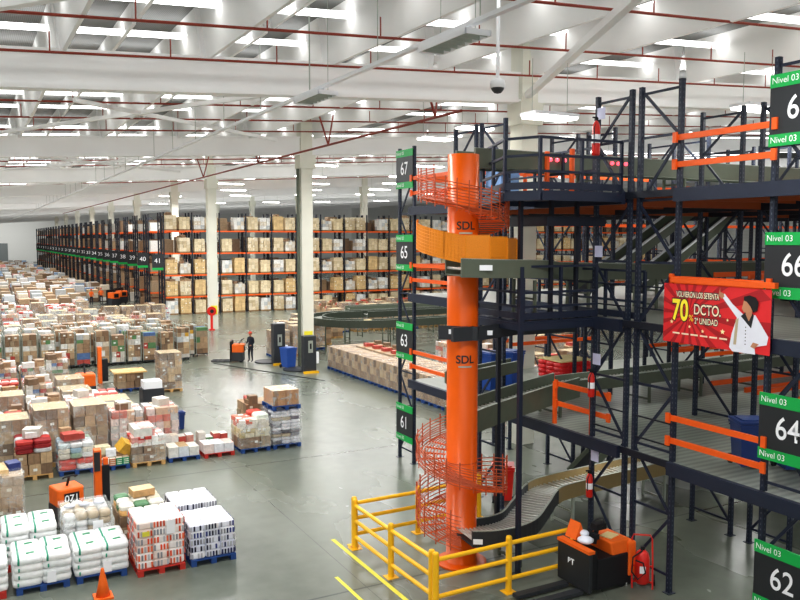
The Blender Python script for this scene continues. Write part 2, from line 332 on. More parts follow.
# battens near the camera and distant high-bay lights
def light_fix(x,y,z,L,w,lab,axis='X'):
    l=thing('ceiling_light',lab,'light',(x,y,z),0 if axis=='X' else PI/2)
    MB().bx(-L/2,L/2,-w/2,w/2,0,.08).build('housing','white',l); MB().bx(-L/2+.03,L/2-.03,-w/2+.03,w/2-.03,-.05,0).build('diffuser','lamp',l)
    for s in (-1,1): MB().tube((s*L*.4,0,.08),(s*L*.4,0,1.3),.01,4).build('hanger_wire','lgrey',l)
    return l
lab=['second','third','fourth','fifth','sixth','seventh','eighth','ninth','tenth']
n=0
for j,y in enumerate((48,57,68,77,91,112)):
    for k,x in enumerate((20,28,36,44,54)):
        light_fix(x+(j%2)*3,y,11.2+SL*x*.6,2.4,.5,f'bright ceiling light over the racking, {ORD[k+1]} from left in {ORD[j+1]} row')
for i,(x,y,z,lb) in enumerate([(12.2,15.2,10.05,'glaring lamp above the top balcony'),(25.5,30.5,12.0,'wide glaring lamp beyond the column and balcony'),(15.6,23.5,11.0,'glaring lamp left of the column above the orange tower'),(17.3,13.5,10.4,'glaring lamp above the top conveyor on the right'),(15.5,26,10.9,'bright lamp over the green sign rack'),(30,33,11.8,'bright lamp far behind the tall uprights')]):
    l=light_fix(x,y,z,1.3,.6,lb)
# ============================================================ PALLET LOADS
BR=['#a58a6c','#967a5e','#b09474','#8a6e54','#a08c72','#bda380','#7d6650']
def rc(pal,r=random,j=.08):
    c=hx(r.choice(pal)); k=1+r.uniform(-j,j); return (min(1,c[0]*k),min(1,c[1]*k),min(1,c[2]*k),1)
def pallet(mb,w=1.0,d=1.2,h=.14):
    for k in range(5): mb.bx(-w/2,w/2,-d/2+k*d*.2+.01*(k>0),-d/2+(k+1)*d*.2-.05*(k<4),h-.025,h)
    for x in (-w/2+.06,0,w/2-.06):
        for y in (-d/2+.06,0,d/2-.06): mb.bx(x-.06,x+.06,y-.06,y+.06,.02,h-.025)
        mb.bx(x-.06,x+.06,-d/2,d/2,0,.02)
    return mb
PALM={}
def pal_obj(kind,root):
    if kind not in PALM:
        o=pallet(MB()).build('pallet',kind,root); PALM[kind]=o.data; return o
    o=D.objects.new('pallet',PALM[kind]); C.objects.link(o); o.parent=root; return o
def cartons(mb,w,d,z,h,nx,ny,nz,r,pal=BR,top=None,jit=.02):
    for k in range(nz):
        off=r.uniform(-.01,.01)
        for i in range(nx):
            for j in range(ny):
                if nx>2 and ny>2 and 0<i<nx-1 and 0<j<ny-1 and k<nz-1: continue
                x0=-w/2+i*w/nx;y0=-d/2+j*d/ny;z0=z+k*h/nz
                g=.008; a=r.uniform(-jit,jit)
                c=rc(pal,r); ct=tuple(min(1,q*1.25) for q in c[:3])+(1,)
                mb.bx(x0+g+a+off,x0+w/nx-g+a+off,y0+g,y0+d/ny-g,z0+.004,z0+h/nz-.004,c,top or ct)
                if j==0 and r.random()<.4:
                    lx=x0+w/nx*r.uniform(.2,.6); lz=z0+h/nz*r.uniform(.3,.6); mb.bx(lx,lx+.11,y0+g-.006,y0+g,lz,lz+.08,rc(['#eceee9','#dcd8c8'],r))
                if j==0: mb.bx(x0+w/nx*.46+a+off,x0+w/nx*.54+a+off,y0+g-.003,y0+g,z0+.01,z0+h/nz-.01,tuple(q*.8 for q in c[:3])+(1,))
WHITEY=['#d6d5d0','#c4bfb6','#e2e1dc','#b5b9ba','#d0c5b2']
MIXP=['#dcdbd6','#b04a40','#c9c4ba','#a58a6c','#b09474','#cfa23c','#56719c','#5d8458','#e2e0dc','#c48a7c']
def topping(mb,r,w,d,z,kind):
    if kind=='flat':
        mb.bx(-w/2,w/2,-d/2,d/2,z,z+.01,hx('#d6c29c'))
    elif kind=='boxes':
        for _ in range(r.randint(2,5)):
            a,b,h=r.uniform(.25,.5),r.uniform(.25,.5),r.uniform(.12,.3); x=r.uniform(-w/2+a/2,w/2-a/2); y=r.uniform(-d/2+b/2,d/2-b/2)
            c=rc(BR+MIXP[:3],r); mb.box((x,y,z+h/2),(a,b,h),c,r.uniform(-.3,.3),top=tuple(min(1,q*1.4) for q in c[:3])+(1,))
    elif kind=='bags':
        for i in range(3):
            for j in range(3): mb.sack((-w/3+i*w/3,-d/3+j*d/3,z+.06+r.uniform(0,.04)),(w/3,d/3,.16),rc(['#f0eeea','#e9c8c0','#e4e6ea','#cf5a4e'],r),r.uniform(-.2,.2))
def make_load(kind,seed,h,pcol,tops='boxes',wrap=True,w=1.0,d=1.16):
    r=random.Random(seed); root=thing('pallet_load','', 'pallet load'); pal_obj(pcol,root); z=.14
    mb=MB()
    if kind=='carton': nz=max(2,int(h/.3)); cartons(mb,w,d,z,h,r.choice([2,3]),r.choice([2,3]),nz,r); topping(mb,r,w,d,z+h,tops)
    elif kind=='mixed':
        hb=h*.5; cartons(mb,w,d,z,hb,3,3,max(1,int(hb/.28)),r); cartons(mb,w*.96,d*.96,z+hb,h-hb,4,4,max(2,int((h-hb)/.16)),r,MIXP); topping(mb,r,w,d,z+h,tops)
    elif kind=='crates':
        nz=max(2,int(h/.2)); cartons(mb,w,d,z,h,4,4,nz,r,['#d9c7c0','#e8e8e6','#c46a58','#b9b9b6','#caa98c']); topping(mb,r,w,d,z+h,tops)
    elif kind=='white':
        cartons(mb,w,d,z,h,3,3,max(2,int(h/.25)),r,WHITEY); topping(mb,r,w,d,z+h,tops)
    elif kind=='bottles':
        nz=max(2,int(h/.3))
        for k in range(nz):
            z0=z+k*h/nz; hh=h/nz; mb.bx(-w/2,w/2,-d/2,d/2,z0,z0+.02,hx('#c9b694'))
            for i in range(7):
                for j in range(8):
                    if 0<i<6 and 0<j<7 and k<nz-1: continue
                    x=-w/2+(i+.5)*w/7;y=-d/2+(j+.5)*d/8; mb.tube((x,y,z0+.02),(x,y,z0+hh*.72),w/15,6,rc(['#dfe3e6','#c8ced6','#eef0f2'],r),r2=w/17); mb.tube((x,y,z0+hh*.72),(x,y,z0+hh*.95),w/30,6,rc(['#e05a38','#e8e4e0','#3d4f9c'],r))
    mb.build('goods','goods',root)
    if wrap:
        e=.012; MB().bx(-w/2-e-.01,w/2+e+.01,-d/2-e-.01,d/2+e+.01,z+.01,z+h+.01).build('stretch_wrap','wrap',root)
    return root
DESC={}
PROT=[]
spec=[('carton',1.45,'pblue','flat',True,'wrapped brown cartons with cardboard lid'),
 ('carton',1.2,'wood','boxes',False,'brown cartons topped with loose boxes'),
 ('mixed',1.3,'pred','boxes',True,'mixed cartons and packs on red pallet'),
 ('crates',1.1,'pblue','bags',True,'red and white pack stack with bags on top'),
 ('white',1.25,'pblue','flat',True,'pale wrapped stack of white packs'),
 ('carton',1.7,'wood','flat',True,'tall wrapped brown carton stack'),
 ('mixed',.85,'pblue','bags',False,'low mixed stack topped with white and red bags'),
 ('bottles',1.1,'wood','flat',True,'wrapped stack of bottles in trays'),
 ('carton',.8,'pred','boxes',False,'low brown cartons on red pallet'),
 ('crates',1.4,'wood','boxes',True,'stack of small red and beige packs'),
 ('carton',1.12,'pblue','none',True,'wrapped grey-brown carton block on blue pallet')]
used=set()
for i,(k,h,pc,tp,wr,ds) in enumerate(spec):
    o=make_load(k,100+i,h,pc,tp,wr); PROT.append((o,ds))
def put(i,x,y,rz,label,group,z=0,sz=1.0):
    o,ds=PROT[i]; lb=label.format(ds)
    if i in used: o=copy_tree(o)
    used.add(i)
    o.location=(x,y,z); o.rotation_euler=(0,0,rz); tag(o,lb,None,group); return o
G='palletised goods on the floor'
# --- near stock: front row (R2) special loads built below; rows behind it
rr=random.Random(5)
row_specs={ # y: (x positions count to right limit)
}
n_floor=0
for ri,(y,xr) in enumerate([(27.6,6.2),(29.0,5.4),(30.4,5.4),(31.8,4.4),(33.2,5.3),(34.6,4.4),(36.0,3.4),(37.6,3.0),(39.4,2.4),(41.4,3.6)]):
    x=.4+y*.02-1.12; k=0
    while x<xr:
        k+=1
        ch={(0,3):5,(0,4):5,(0,5):9,(0,1):3,(0,2):0,(1,3):0,(1,4):3}.get((ri,k))
        if ch is None: ch=rr.choice([0,1,2,3,4,6,6,8,8,9,3,2])
        put(ch,x,y+rr.uniform(-.06,.06),rr.uniform(-.03,.03)+(PI if rr.random()<.5 else 0),'{}, '+f'{ordn(k)} from left, {ordn(ri+2)} row back',G); n_floor+=1
        x+=1.14
# roll cages (R3)
def make_cage(seed):
    r=random.Random(seed); root=thing('roll_cage','','roll cage'); W,Dp,H=.74,.84,1.95
    mb=MB()
    for x in (-W/2,W/2):
        for y in (-Dp/2,Dp/2): mb.tube((x,y,.14),(x,y,H),.018,5)
        for k in range(7): mb.tube((x,-Dp/2,.3+k*.27),(x,Dp/2,.3+k*.27),.008,4)
        mb.tube((x,-Dp/2,H),(x,Dp/2,H),.018,5)
    mb.build('cage_frame','lgrey',root)
    B(-W/2,W/2,-Dp/2,Dp/2,.13,.17).build('base','dgrey',root)
    for x in (-.3,.3):
        for y in (-.34,.34): MB().tube((x-.02,y,.06),(x+.02,y,.06),.06,8).build('caster','black',root)
    mb=MB(); z=.18
    while z<1.7:
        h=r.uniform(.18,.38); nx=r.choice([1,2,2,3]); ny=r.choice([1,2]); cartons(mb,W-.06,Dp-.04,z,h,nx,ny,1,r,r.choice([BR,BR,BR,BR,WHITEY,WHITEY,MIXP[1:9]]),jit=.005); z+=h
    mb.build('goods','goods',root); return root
cages=[make_cage(300+i) for i in range(7)]; cu=set()
for ri,(y,x0,x1) in enumerate([(47.6,1.0,10.9),(48.8,1.0,12.4),(50.0,1.1,12.2),(51.4,1.2,11.5),(52.8,1.2,11.2)]):
    x=x0; k=0
    while x<x1:
        k+=1; i=rr.randrange(7); o=cages[i]
        if i in cu: o=copy_tree(o)
        cu.add(i); o.location=(x+rr.uniform(-.04,.04),y+rr.uniform(-.05,.05),0); o.rotation_euler=(0,0,rr.choice([0,PI])+rr.uniform(-.04,.04))
        tag(o,f'wire roll cage filled with parcels, {ordn(k)} from left, cage row {ORD[ri+1]}',None,'roll cages in the middle of the hall'); x+=.86+rr.choice([0,0,0,.14])
for i,o in enumerate(cages):
    if i not in cu: o.location=(12.9,53.4+i,0); tag(o,f'spare roll cage {ORD[i+1]} behind the cage rows')
# rows of pallets behind cages
for ri,(y,xr) in enumerate([(55.0,11.6),(57.0,10.5),(59.0,12.0),(61.0,12.6),(63.2,13.2),(66,14.2),(69.5,13.6),(73.5,9.0),(76,9.5),(79,9)]):
    x=y*.02; k=0
    while x<xr:
        k+=1; big= (y in(66,)) and x>9
        ch=5 if big else rr.choice([0,0,1,2,3,4,6,8,8,4,9])
        if not (ri in (1,7) and rr.random()<.3): put(ch,x,y+rr.uniform(-.1,.1),rr.choice([0,PI]),'{}, '+f'{ordn(k)} from left, {ordn(ri+1)} row past cages',G); n_floor+=1
        x+=1.2
# mass by far aisle: uncountable distance, one object
mb=MB(); r=random.Random(11)
y=81.5
while y<225:
    xr=10.0 if y<95 else 13.5-(y-95)*.01; x=y*.015-1
    while x<xr:
        if r.random()<.9:
            h=r.uniform(.5,1.5); c=rc(BR+WHITEY+['#c98a80'],r); z=0
            mb.bx(x,x+1.0,y,y+1.2,.0,.14,hx('#5a4a3a')); z=.14
            while z<h: 
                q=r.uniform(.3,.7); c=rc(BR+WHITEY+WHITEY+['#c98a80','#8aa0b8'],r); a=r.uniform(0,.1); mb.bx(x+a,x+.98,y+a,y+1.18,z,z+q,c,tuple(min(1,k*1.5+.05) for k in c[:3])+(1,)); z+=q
        x+=1.25
    y+=1.7 if y<130 else 2.6
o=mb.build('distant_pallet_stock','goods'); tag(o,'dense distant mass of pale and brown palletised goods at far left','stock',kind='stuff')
# ---- first row, foreground: sacks etc.
def make_sacks(root_lab,x,y,seed,layers,pc,cols,stripe=True,nb=(2,2),hs=.15,rz=0):
    r=random.Random(seed); root=thing('pallet_load',root_lab,'pallet load',(x,y,0),rz,G); pal_obj(pc,root); mb=MB(); z=.14; W,Dp=1.1,1.16
    for k in range(layers):
        nx,ny=nb if k%2==0 else (nb[1],nb[0])
        for i in range(nx):
            for j in range(ny):
                cx=-W/2+(i+.5)*W/nx+r.uniform(-.015,.015); cy=-Dp/2+(j+.5)*Dp/ny; mb.sack((cx,cy,z+hs/2),(W/nx*1.03,Dp/ny*1.03,hs*1.1),rc(cols,r,.04),e=.28,nu=14,nv=6)
                if j==0 and stripe: mb.box((cx-W/nx*.32,cy-Dp/ny*.515,z+hs/2),(.03,.012,hs*.5),hx('#2f9a7c'))
                if k==layers-1 and stripe:
                    mb.sack((cx-W/nx*.3,cy,z+hs/2+.004),(.05,Dp/ny*1.036,hs*1.12),hx('#1f9474'),e=.28,nu=14,nv=6); mb.box((cx+.06,cy,z+hs*1.06),(.16,.09,.006),hx('#2f9a6a'),.2)
        z+=hs
    mb.build('sacks','gloss',root,smooth=True); MB().box((r.uniform(-.2,.2),-Dp/2-.04,z-.45),(.17,.01,.24),rx=-.05).build('paper_label','white',root)
    return root
wh=['#eef0ee','#e6e9e8','#f4f4f2']
make_sacks('white sacks with green bands on blue pallet, leftmost whole stack in front row',1.1,18.0,1,4,'pblue',wh,hs=.15)
make_sacks('white sacks with green bands on blue pallet, left of the orange pack stack',2.24,18.0,2,4,'pblue',wh,hs=.15)
make_sacks('white sacks with green bands cut by the left edge of the photo',-.08,18.0,3,4,'pred',wh,hs=.15)
make_sacks('white sacks with green bands, second row back at the left edge',.95,19.35,4,5,'pred',wh,hs=.155)
make_sacks('shorter grey-white sack stack behind the leftmost front stacks',-.25,19.35,5,5,'wood',wh,hs=.15)
def pack_stack(lab,x,y,seed,nz,h,capc,bodyc,pc,rz=0,lean=0.,lay=None,bot=True):
    r=random.Random(seed); root=thing('pallet_load',lab,'pallet load',(x,y,0),rz,G); pal_obj(pc,root); mb=MB(); W,Dp=1.0,1.12; z=.14
    for k in range(nz):
        for i in range(3):
            for j in range(3):
                if i==1 and j==1 and k<nz-1: continue
                cx=-W/2+(i+.5)*W/3+lean*k; cy=-Dp/2+(j+.5)*Dp/3; c=rc(bodyc,r,.06); mb.sack((cx,cy,z+h*.5),(W/3*1.02,Dp/3*1.02,h*1.06),c,e=.3)
                if j==0 or i in (0,2):
                    n=5
                    for q in range(n):   # vertical packs in the bundle
                        if (i+k)%2==0 or True:
                            px=cx-W/6+(q+.5)*W/3/n
                            cc=rc(capc if r.random()<.55 else ['#8d8f96','#b8b9be'],r,.1)
                            if j==0 and r.random()<.85: mb.box((px,cy-Dp/6-.008,z+h*.5),(W/3/n*.55,.012,h*.7),cc)
                            if r.random()<.75:
                                py_=cy-Dp/6+(q+.5)*Dp/3/n
                                if i==0: mb.box((cx-W/6-.008,py_,z+h*.5),(.012,Dp/3/n*.55,h*.7),cc)
                                if i==2: mb.box((cx+W/6+.008,py_,z+h*.5),(.012,Dp/3/n*.55,h*.7),cc)
        z+=h
    mb.build('packs','gloss',root,smooth=False); return root
op=pack_stack('tall stack of white packs with orange ends on red pallet',3.42,17.75,21,6,.172,['#e2562e','#e8754e','#c9502f'],['#f2ede8','#ece6e2','#e9d9d0'],'pred')
MB().box((.2,-.6,1.0),(.18,.012,.3),rz=.05).build('paper_label','white',op); MB().box((-.32,-.6,.92),(.15,.012,.1)).build('yellow_sticker','floorline',op)
pack_stack('stack of white packs striped blue-black on blue pallet, front row',4.55,17.75,22,5,.155,['#2c3158','#3c4684','#22243a'],['#f2f3f6','#e8eaf2','#dfe2ee'],'pblue',lean=-.004)
pack_stack('striped blue and white pack stack behind the front one of its kind',4.5,19.05,23,5,.17,['#22243a','#2c2f4a'],['#f2f3f6','#e8eaf2','#dfe2ee'],'wood')
bt=thing('pallet_load','clear-wrapped stack of white bottles in front of the orange truck','pallet load',(2.15,19.35,0),0,G); pal_obj('pblue',bt); mb=MB(); r=random.Random(8)
for k in range(6):
    for i in range(4):
        for j in range(4): mb.sack((-.38+i*.25,-.42+j*.28,.2+k*.15),(.25,.28,.17),rc(['#d9dbdc','#c3c5c4','#b8a88e','#eceeee'],r),e=.5)
for i in range(3): mb.lathe([(.12,0),(.13,.04),(.08,.06)],(-.32+i*.32,.1,1.02),12,hx('#c9ccd6'))
mb.build('goods','gloss',bt,smooth=True); MB().bx(-.53,.53,-.6,.6,.15,1.05).build('stretch_wrap','wrap',bt); MB().box((.2,-.615,.7),(.22,.01,.3)).build('paper_label','white',bt)
ml=thing('pallet_load','stack of green-white bags with an open carton on top, behind orange packs','pallet load',(3.3,19.1,0),0,G); pal_obj('wood',ml); mb=MB(); cartons(mb,1.0,1.1,.14,.75,3,3,3,r)
for k in range(2):
    for i in range(3):
        for j in range(3): mb.sack((-.33+i*.33,-.36+j*.36,.95+k*.12),(.33,.36,.14),rc(['#e8e4d8','#d9cfb8','#5a8a62','#e0b070'],r))
mb.box((.1,.1,1.24),(.5,.4,.16),hx('#c9a070'),.1,top=hx('#e2c496')); mb.build('goods','goods',ml)
tp=thing('pallet_truck_forks','dark pallet-truck forks lying between striped stack and mixed stack','fork',(4.0,20.6,0))
for s in (-.28,.28): B(-.9,.9,s-.08,s+.08,.04,.12).build('fork','dgrey',tp)
# ---- R2 first row of the mid stock (front edge Y=25.7)
def custom(lab,x,y,pc,fn,wrap=None,name='pallet_load',rz=0):
    root=thing(name,lab,'pallet load',(x,y,0),rz,G)
    if pc: pal_obj(pc,root)
    mb=MB(); fn(mb,random.Random(int(x*100)+7)); mb.build('goods','goods',root)
    if wrap: MB().bx(-.53,.53,-.61,.61,.15,wrap).build('stretch_wrap','wrap',root)
    return root
def f_tall(mb,r): cartons(mb,1.0,1.15,.14,.6,3,2,2,r); cartons(mb,1.0,1.15,.74,.5,2,3,2,r,['#b8a690','#af9878']); mb.box((-.15,0,1.31),(.6,.8,.14),hx('#d8b987'),.1); mb.box((.3,.2,1.33),(.3,.4,.2),hx('#2f3f7c'),.2)
custom('tall wrapped carton stack with blue box on top at left edge, nearest',.5,22.45,'pred',f_tall,1.3)
def f_redbag(mb,r):
    cartons(mb,1.0,1.15,.14,.65,3,3,2,r)
    for k in range(3):
        for i in range(2):
            for j in range(3): mb.sack((-.25+i*.5,-.38+j*.38,.86+k*.13),(.5,.38,.15),rc(['#a02a2c','#c03a34','#cfd0d0','#8a2226'],r))
    topping(mb,r,.9,1,1.22,'boxes')
custom('low carton stack topped with dark red bags',1.5,26.35,'wood',f_redbag)
def f_wraps(mb,r):
    for k in range(2):
        for i in range(2):
            for j in range(3): mb.sack((-.25+i*.5,-.38+j*.38,.22+k*.15),(.5,.4,.17),rc(['#d0402e','#e8e6e4','#c2382c'],r))
    for i in range(3):
        for j in range(3):
            for k in range(3): mb.sack((-.33+i*.33,-.36+j*.37,.56+k*.16),(.35,.38,.18),rc(['#e6e8e8','#c9d6d8','#d9d4c4','#9ab8c8','#8fa890'],r))
    topping(mb,r,.8,.9,1.02,'boxes')
custom('film-wrapped pallet of white goods above red bags',2.68,26.35,'pblue',f_wraps,1.05)
def f_low(mb,r):
    for i in range(5):
        c=['#d8784c','#e8e6e0','#cf8458','#3f9a6c','#45a070'][i]; mb.bx(-.5+i*.2,-.32+i*.2,-.57,-.2,.14,.36,hx(c),hx('#e6ddca'))
        for q in range(3): mb.bx(-.48+i*.2,-.34+i*.2,-.575,-.57,.17+q*.06,.19+q*.06,hx('#f0ece0'))
    cartons(mb,1,.7,.14,.3,3,2,1,r); mb.box((-.25,0,.55),(.45,.4,.24),hx('#dcd4b4'),.1); mb.box((-.02,-.3,.5),(.3,.25,.22),hx('#e4e8ec'),-.1)
    mb.box((.42,-.25,.62),(.42,.36,.36),hx('#d8a83a'),.5,rx=.5,ry=.5,top=hx('#eccb62'))
custom('low pallet of orange and green cartons with a tilted yellow box',3.72,26.3,'pblue',f_low)
def f_pink(mb,r):
    cartons(mb,1.05,1.1,.14,.5,3,3,2,r); cartons(mb,1.05,1.1,.64,.3,5,4,3,r,['#d8a09a','#e8dcd4','#c24c44','#ecece8']); mb.box((-.15,0,1.07),(.55,1.0,.26),hx('#dfe0d8')); cartons(mb,.45,1.0,.94,.28,3,4,2,r,['#e6a8a0','#f0e4e0']);
custom('stack of cartons and pink-white packs, corner of the mid stock',4.8,26.25,'wood',f_pink,.66)
def f_lowrow(c1,c2,n=3):
    def f(mb,r):
        for i in range(n): mb.bx(-.5+i/n,-.5+(i+1)/n-.02,-.57,.1,.14,.14+r.uniform(.28,.36),rc(c1,r),rc(c2,r))
        for i in range(4): mb.bx(-.5+i*.25,-.27+i*.25,.15,.55,.14,.14+r.uniform(.35,.55),rc(MIXP,r),rc(WHITEY,r))
    return f
custom('low blue pallet with white printed tray cartons',5.92,26.3,'pblue',f_lowrow(['#d5dbe0','#e4e4de'],['#b59a70','#d9d4c8']))
custom('low red pallet with pink-white packs and blue-white bags',7.06,26.25,'pred',f_lowrow(['#d9a398','#e6d6d0','#e8eaee'],['#e9c4bc','#eef0f6']))
def f_eggs(mb,r):
    cartons(mb,1.05,1.1,.14,.36,3,3,1,r); cartons(mb,1.05,1.1,.5,.3,6,5,2,r,['#cdbf98','#d8d0b8','#b8a878']); 
    cartons(mb,1.0,1.1,.8,.3,5,5,2,r,['#dcd8cc','#d87a64','#e6e2dc']); mb.sack((.28,-.2,1.15),(.5,.6,.22),hx('#dfe6da')); mb.sack((.2,.25,1.18),(.5,.4,.2),hx('#cf5040'))
custom('pallet of egg-tray packs with red and white top beside the tall end stack',8.3,26.25,'pblue',f_eggs,1.0)
ts=custom('tall end stack of silver and black foil bags with a second pallet above',9.42,26.25,'pblue',lambda mb,r:[mb.sack((-.33+i*.33,-.4+j*.27,.2+k*.115),(.36,.3,.13),rc(['#c9cbd2','#8f9098','#4a4650','#e3e3e8','#b5a890','#6a6470'],r),r.uniform(-.1,.1),e=.6) for k in range(10) for i in range(3) for j in range(4)],1.28)
o=thing('pallet_load','single large brown carton on a blue pallet atop the foil bag stack','pallet load',(9.42,26.25,1.33),0,G); pal_obj('pblue',o)
MB().bx(-.46,.46,-.5,.5,.14,.66,hx('#b98a5c'),hx('#e0cdb0')).bx(-.04,.04,-.505,.505,.145,.665,hx('#a5774a'),hx('#d4bd9a')).bx(-.46,-.3,-.505,-.5,.14,.66,hx('#8f6840')).build('carton','goods',o); MB().bx(-.48,.48,-.52,.52,.15,.68).build('stretch_wrap','wrap',o)
put(1,8.9,27.6,0,'{} behind the tall foil bag stack',G)
# stand-alone loads on the open floor
put(5,8.15,38.3,0,'{} standing alone in the open aisle',G)
fc=thing('pallet_load','low blue pallet of cartons under a wide flat cardboard sheet','pallet load',(6.5,39.4,0),0,G); pal_obj('pblue',fc); mb=MB(); cartons(mb,1.2,1.1,.14,.7,3,3,2,rr); mb.bx(-.75,.75,-.65,.65,.86,.92,hx('#dcb676')); mb.build('goods','goods',fc)
# ---- wrapped carton double row by the curved conveyor
for i in range(12):
    for j in range(2):
        put(10 if j==0 else rr.choice([10,10,1]),17.85+j*1.22,40.0-i*1.06,PI/2,'{}, '+f'{ORD[i+1]} along '+('left' if j==0 else 'right')+' file',G)
for k,(x,y) in enumerate([(21.5,29),(22.7,29),(23.9,29),(25.1,29),(21.5,31),(22.7,31),(24,31),(25.3,31),(26.6,31),(22,34),(23.3,34),(24.6,34),(26,34),(27.5,34),(29,34),(23,37),(24.5,37),(26,37),(27.5,37),(29,37),(30.5,37)]):
    put(rr.choice([0,1,2,4,8,9,1,0]),x,y,PI/2,'{}, '+f'{ordn(k+1)} right of the wrapped file',G)
for k,(x,y) in enumerate([(16.5,46.4),(17.8,46.2),(17.0,48),(18.3,48),(19.6,48.2),(18,50),(19.3,50),(20.8,50),(19.2,53),(20.5,53),(21.8,53),(23,53)]):
    put([0,5,4,5,0,2,5,1,4,5,0,1][k],x,y,rr.choice([0,PI/2]),'{}, '+f'{ORD[k+1]} of the cluster behind the wrappers',G)
k=0
for y in (56,58.5,61,64,67):
    x=25.0+(y-56)*.25
    while x<45:
        k+=1; put(rr.choice([1,1,0,5,5,8,1]),x,y,rr.choice([0,PI/2]),'{}, '+f'{ordn(k)} in {["near","second","middle","fourth","rear"][int((y-55)//2.5) if y<63 else (3 if y<66 else 4)]} line past conveyor',G); x+=1.5
    k=0
for i,(o,_) in enumerate(PROT):
    if i not in used: o.location=(14.5,70,0); tag(o,PROT[i][1]+' at the far right end of the stock rows')
# ============================================================ FAR RACKING
LV=[1.7,3.75,5.8,7.9]
def rack_load(seed):
    r=random.Random(seed); root=thing('rack_pallet_load','','pallet load'); mb=MB(); pal=[['#d2c2a2','#c6b492','#dccfb4'],['#dfd0b0','#d0bf9c'],['#d8bc8a','#cfb282'],WHITEY][seed%4]; h=[1.3,1.15,1.4,.9,1.3,1.2][seed%6]
    mb.bx(-.5,.5,-.55,.55,0,.13,hx('#8a6c48')); cartons(mb,1.0,1.08,.13,h,3,2,max(2,int(h/.3)),r,pal); 
    if seed%3==0: topping(mb,r,1,1.1,.13+h,'boxes')
    mb.build('goods','goods',root); return root
RL=[rack_load(i) for i in range(8)]; rlu=set()
def put_rl(x,y,z,label,group):
    i=rr.randrange(8); o=RL[i]
    if i in rlu: o=copy_tree(o)
    rlu.add(i); o.location=(x,y,z); o.rotation_euler=(0,0,0 if rr.random()<.5 else PI); tag(o,label,None,group)
RX0=16.0; BP=2.62
def upright_frame_mb(d,h):
    mb=MB(); 
    for y in (0,d): mb.bx(-.06,.06,y-.05,y+.05,0,h)
    z=.3;k=0
    while z<h-.9:
        a,b=(0,d) if k%2 else (d,0); mb.bar((0,a,z),(0,b,z+.9),.04); mb.bar((0,0,z),(0,d,z),.04); z+=.9;k+=1
    return mb
uf=None; bm=None
def far_rack(ix,y,nb,label,first):
    root=thing('pallet_rack',label,'rack',(RX0,y,0))
    global uf,bm
    for i in range(nb+1):
        if uf is None: uf=upright_frame_mb(1.05,9.6).build('upright_frame','navyd',root); o=uf
        else: o=D.objects.new('upright_frame',uf.data); C.objects.link(o); o.parent=root
        o.location=(i*BP,0,0)
    for z in LV:
        for i in range(nb):
            if bm is None:
                bm=MB().bx(.06,BP-.06,-.08,-.02,-.13,0).bx(.06,BP-.06,1.07,1.13,-.13,0).build('shelf_beam','orange',root); o=bm
            else: o=D.objects.new('shelf_beam',bm.data); C.objects.link(o); o.parent=root
            o.location=(i*BP,0,z)
    return root
R0=far_rack(0,76,24,'long facing pallet rack of navy uprights and orange beams across the hall',True)
lvn=['floor','first','second','third','top']
for b in range(24):
    for li,z in enumerate([0]+LV):
        for s in (0,1):
            if rr.random()<.07 or (li==4 and b>18): continue
            put_rl(RX0+b*BP+.7+s*1.24,76.5,z,f'carton load at {lvn[li]} level, {"left" if s==0 else "right"} slot of {ordn(b+1)} bay, long facing rack','pallet loads in the long facing rack')
ys=[77.35]; y=83.2
stuff=MB(); r=random.Random(77); greens=[]
rown=1
while y<232:
    for dy in (0,1.35):
        rown+=1
        far_rack(rown,y+dy,2,f'dark receding rack end, {ordn(rown) if rown<50 else "far "+ordn(rown-49)} from the nearest',False)
        for li,z in enumerate([0]+LV):
            for b in range(2):
                for s in (0,1):
                    if r.random()<.12: continue
                    x=RX0+b*BP+.2+s*1.24
                    if abs(x+.5-18.6)<1.0 and any(abs(y+dy+.5-q)<1.1 for q in MBY): continue
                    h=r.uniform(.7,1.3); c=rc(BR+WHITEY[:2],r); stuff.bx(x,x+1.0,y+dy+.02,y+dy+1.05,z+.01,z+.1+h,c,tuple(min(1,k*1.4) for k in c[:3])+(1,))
    y+=5.9
far_rack(50,77.35,24,'second pallet rack backing the long facing rack',False)
for b in range(24):
    for li,z in enumerate([0]+LV):
        for s2 in (0,1):
            if r.random()<.1: continue
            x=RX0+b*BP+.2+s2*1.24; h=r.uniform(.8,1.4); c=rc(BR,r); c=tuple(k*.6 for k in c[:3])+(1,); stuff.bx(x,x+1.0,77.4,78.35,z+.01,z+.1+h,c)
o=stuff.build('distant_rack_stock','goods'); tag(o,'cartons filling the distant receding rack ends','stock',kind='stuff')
# rack end signs
ORDW=lambda n: 'nearest' if n==1 else ordn(n)+' nearest'
y=75.9; num=41
while num>16 and y<230:
    s_=thing('aisle_sign',f'small black sign reading {num} over green, {ORDW(42-num)} receding rack end','sign',(RX0-.62,y,0))
    B(-.5,.5,-.03,0,4.45,5.7).build('panel','sblack',s_); B(-.5,.5,-.04,0,4.22,4.45).build('green_band','green',s_)
    text_mesh(str(num),.62,'white',s_,'number',facing_negy(0,-.045,5.08)); y=83.1+(41-num)*5.9; num-=1
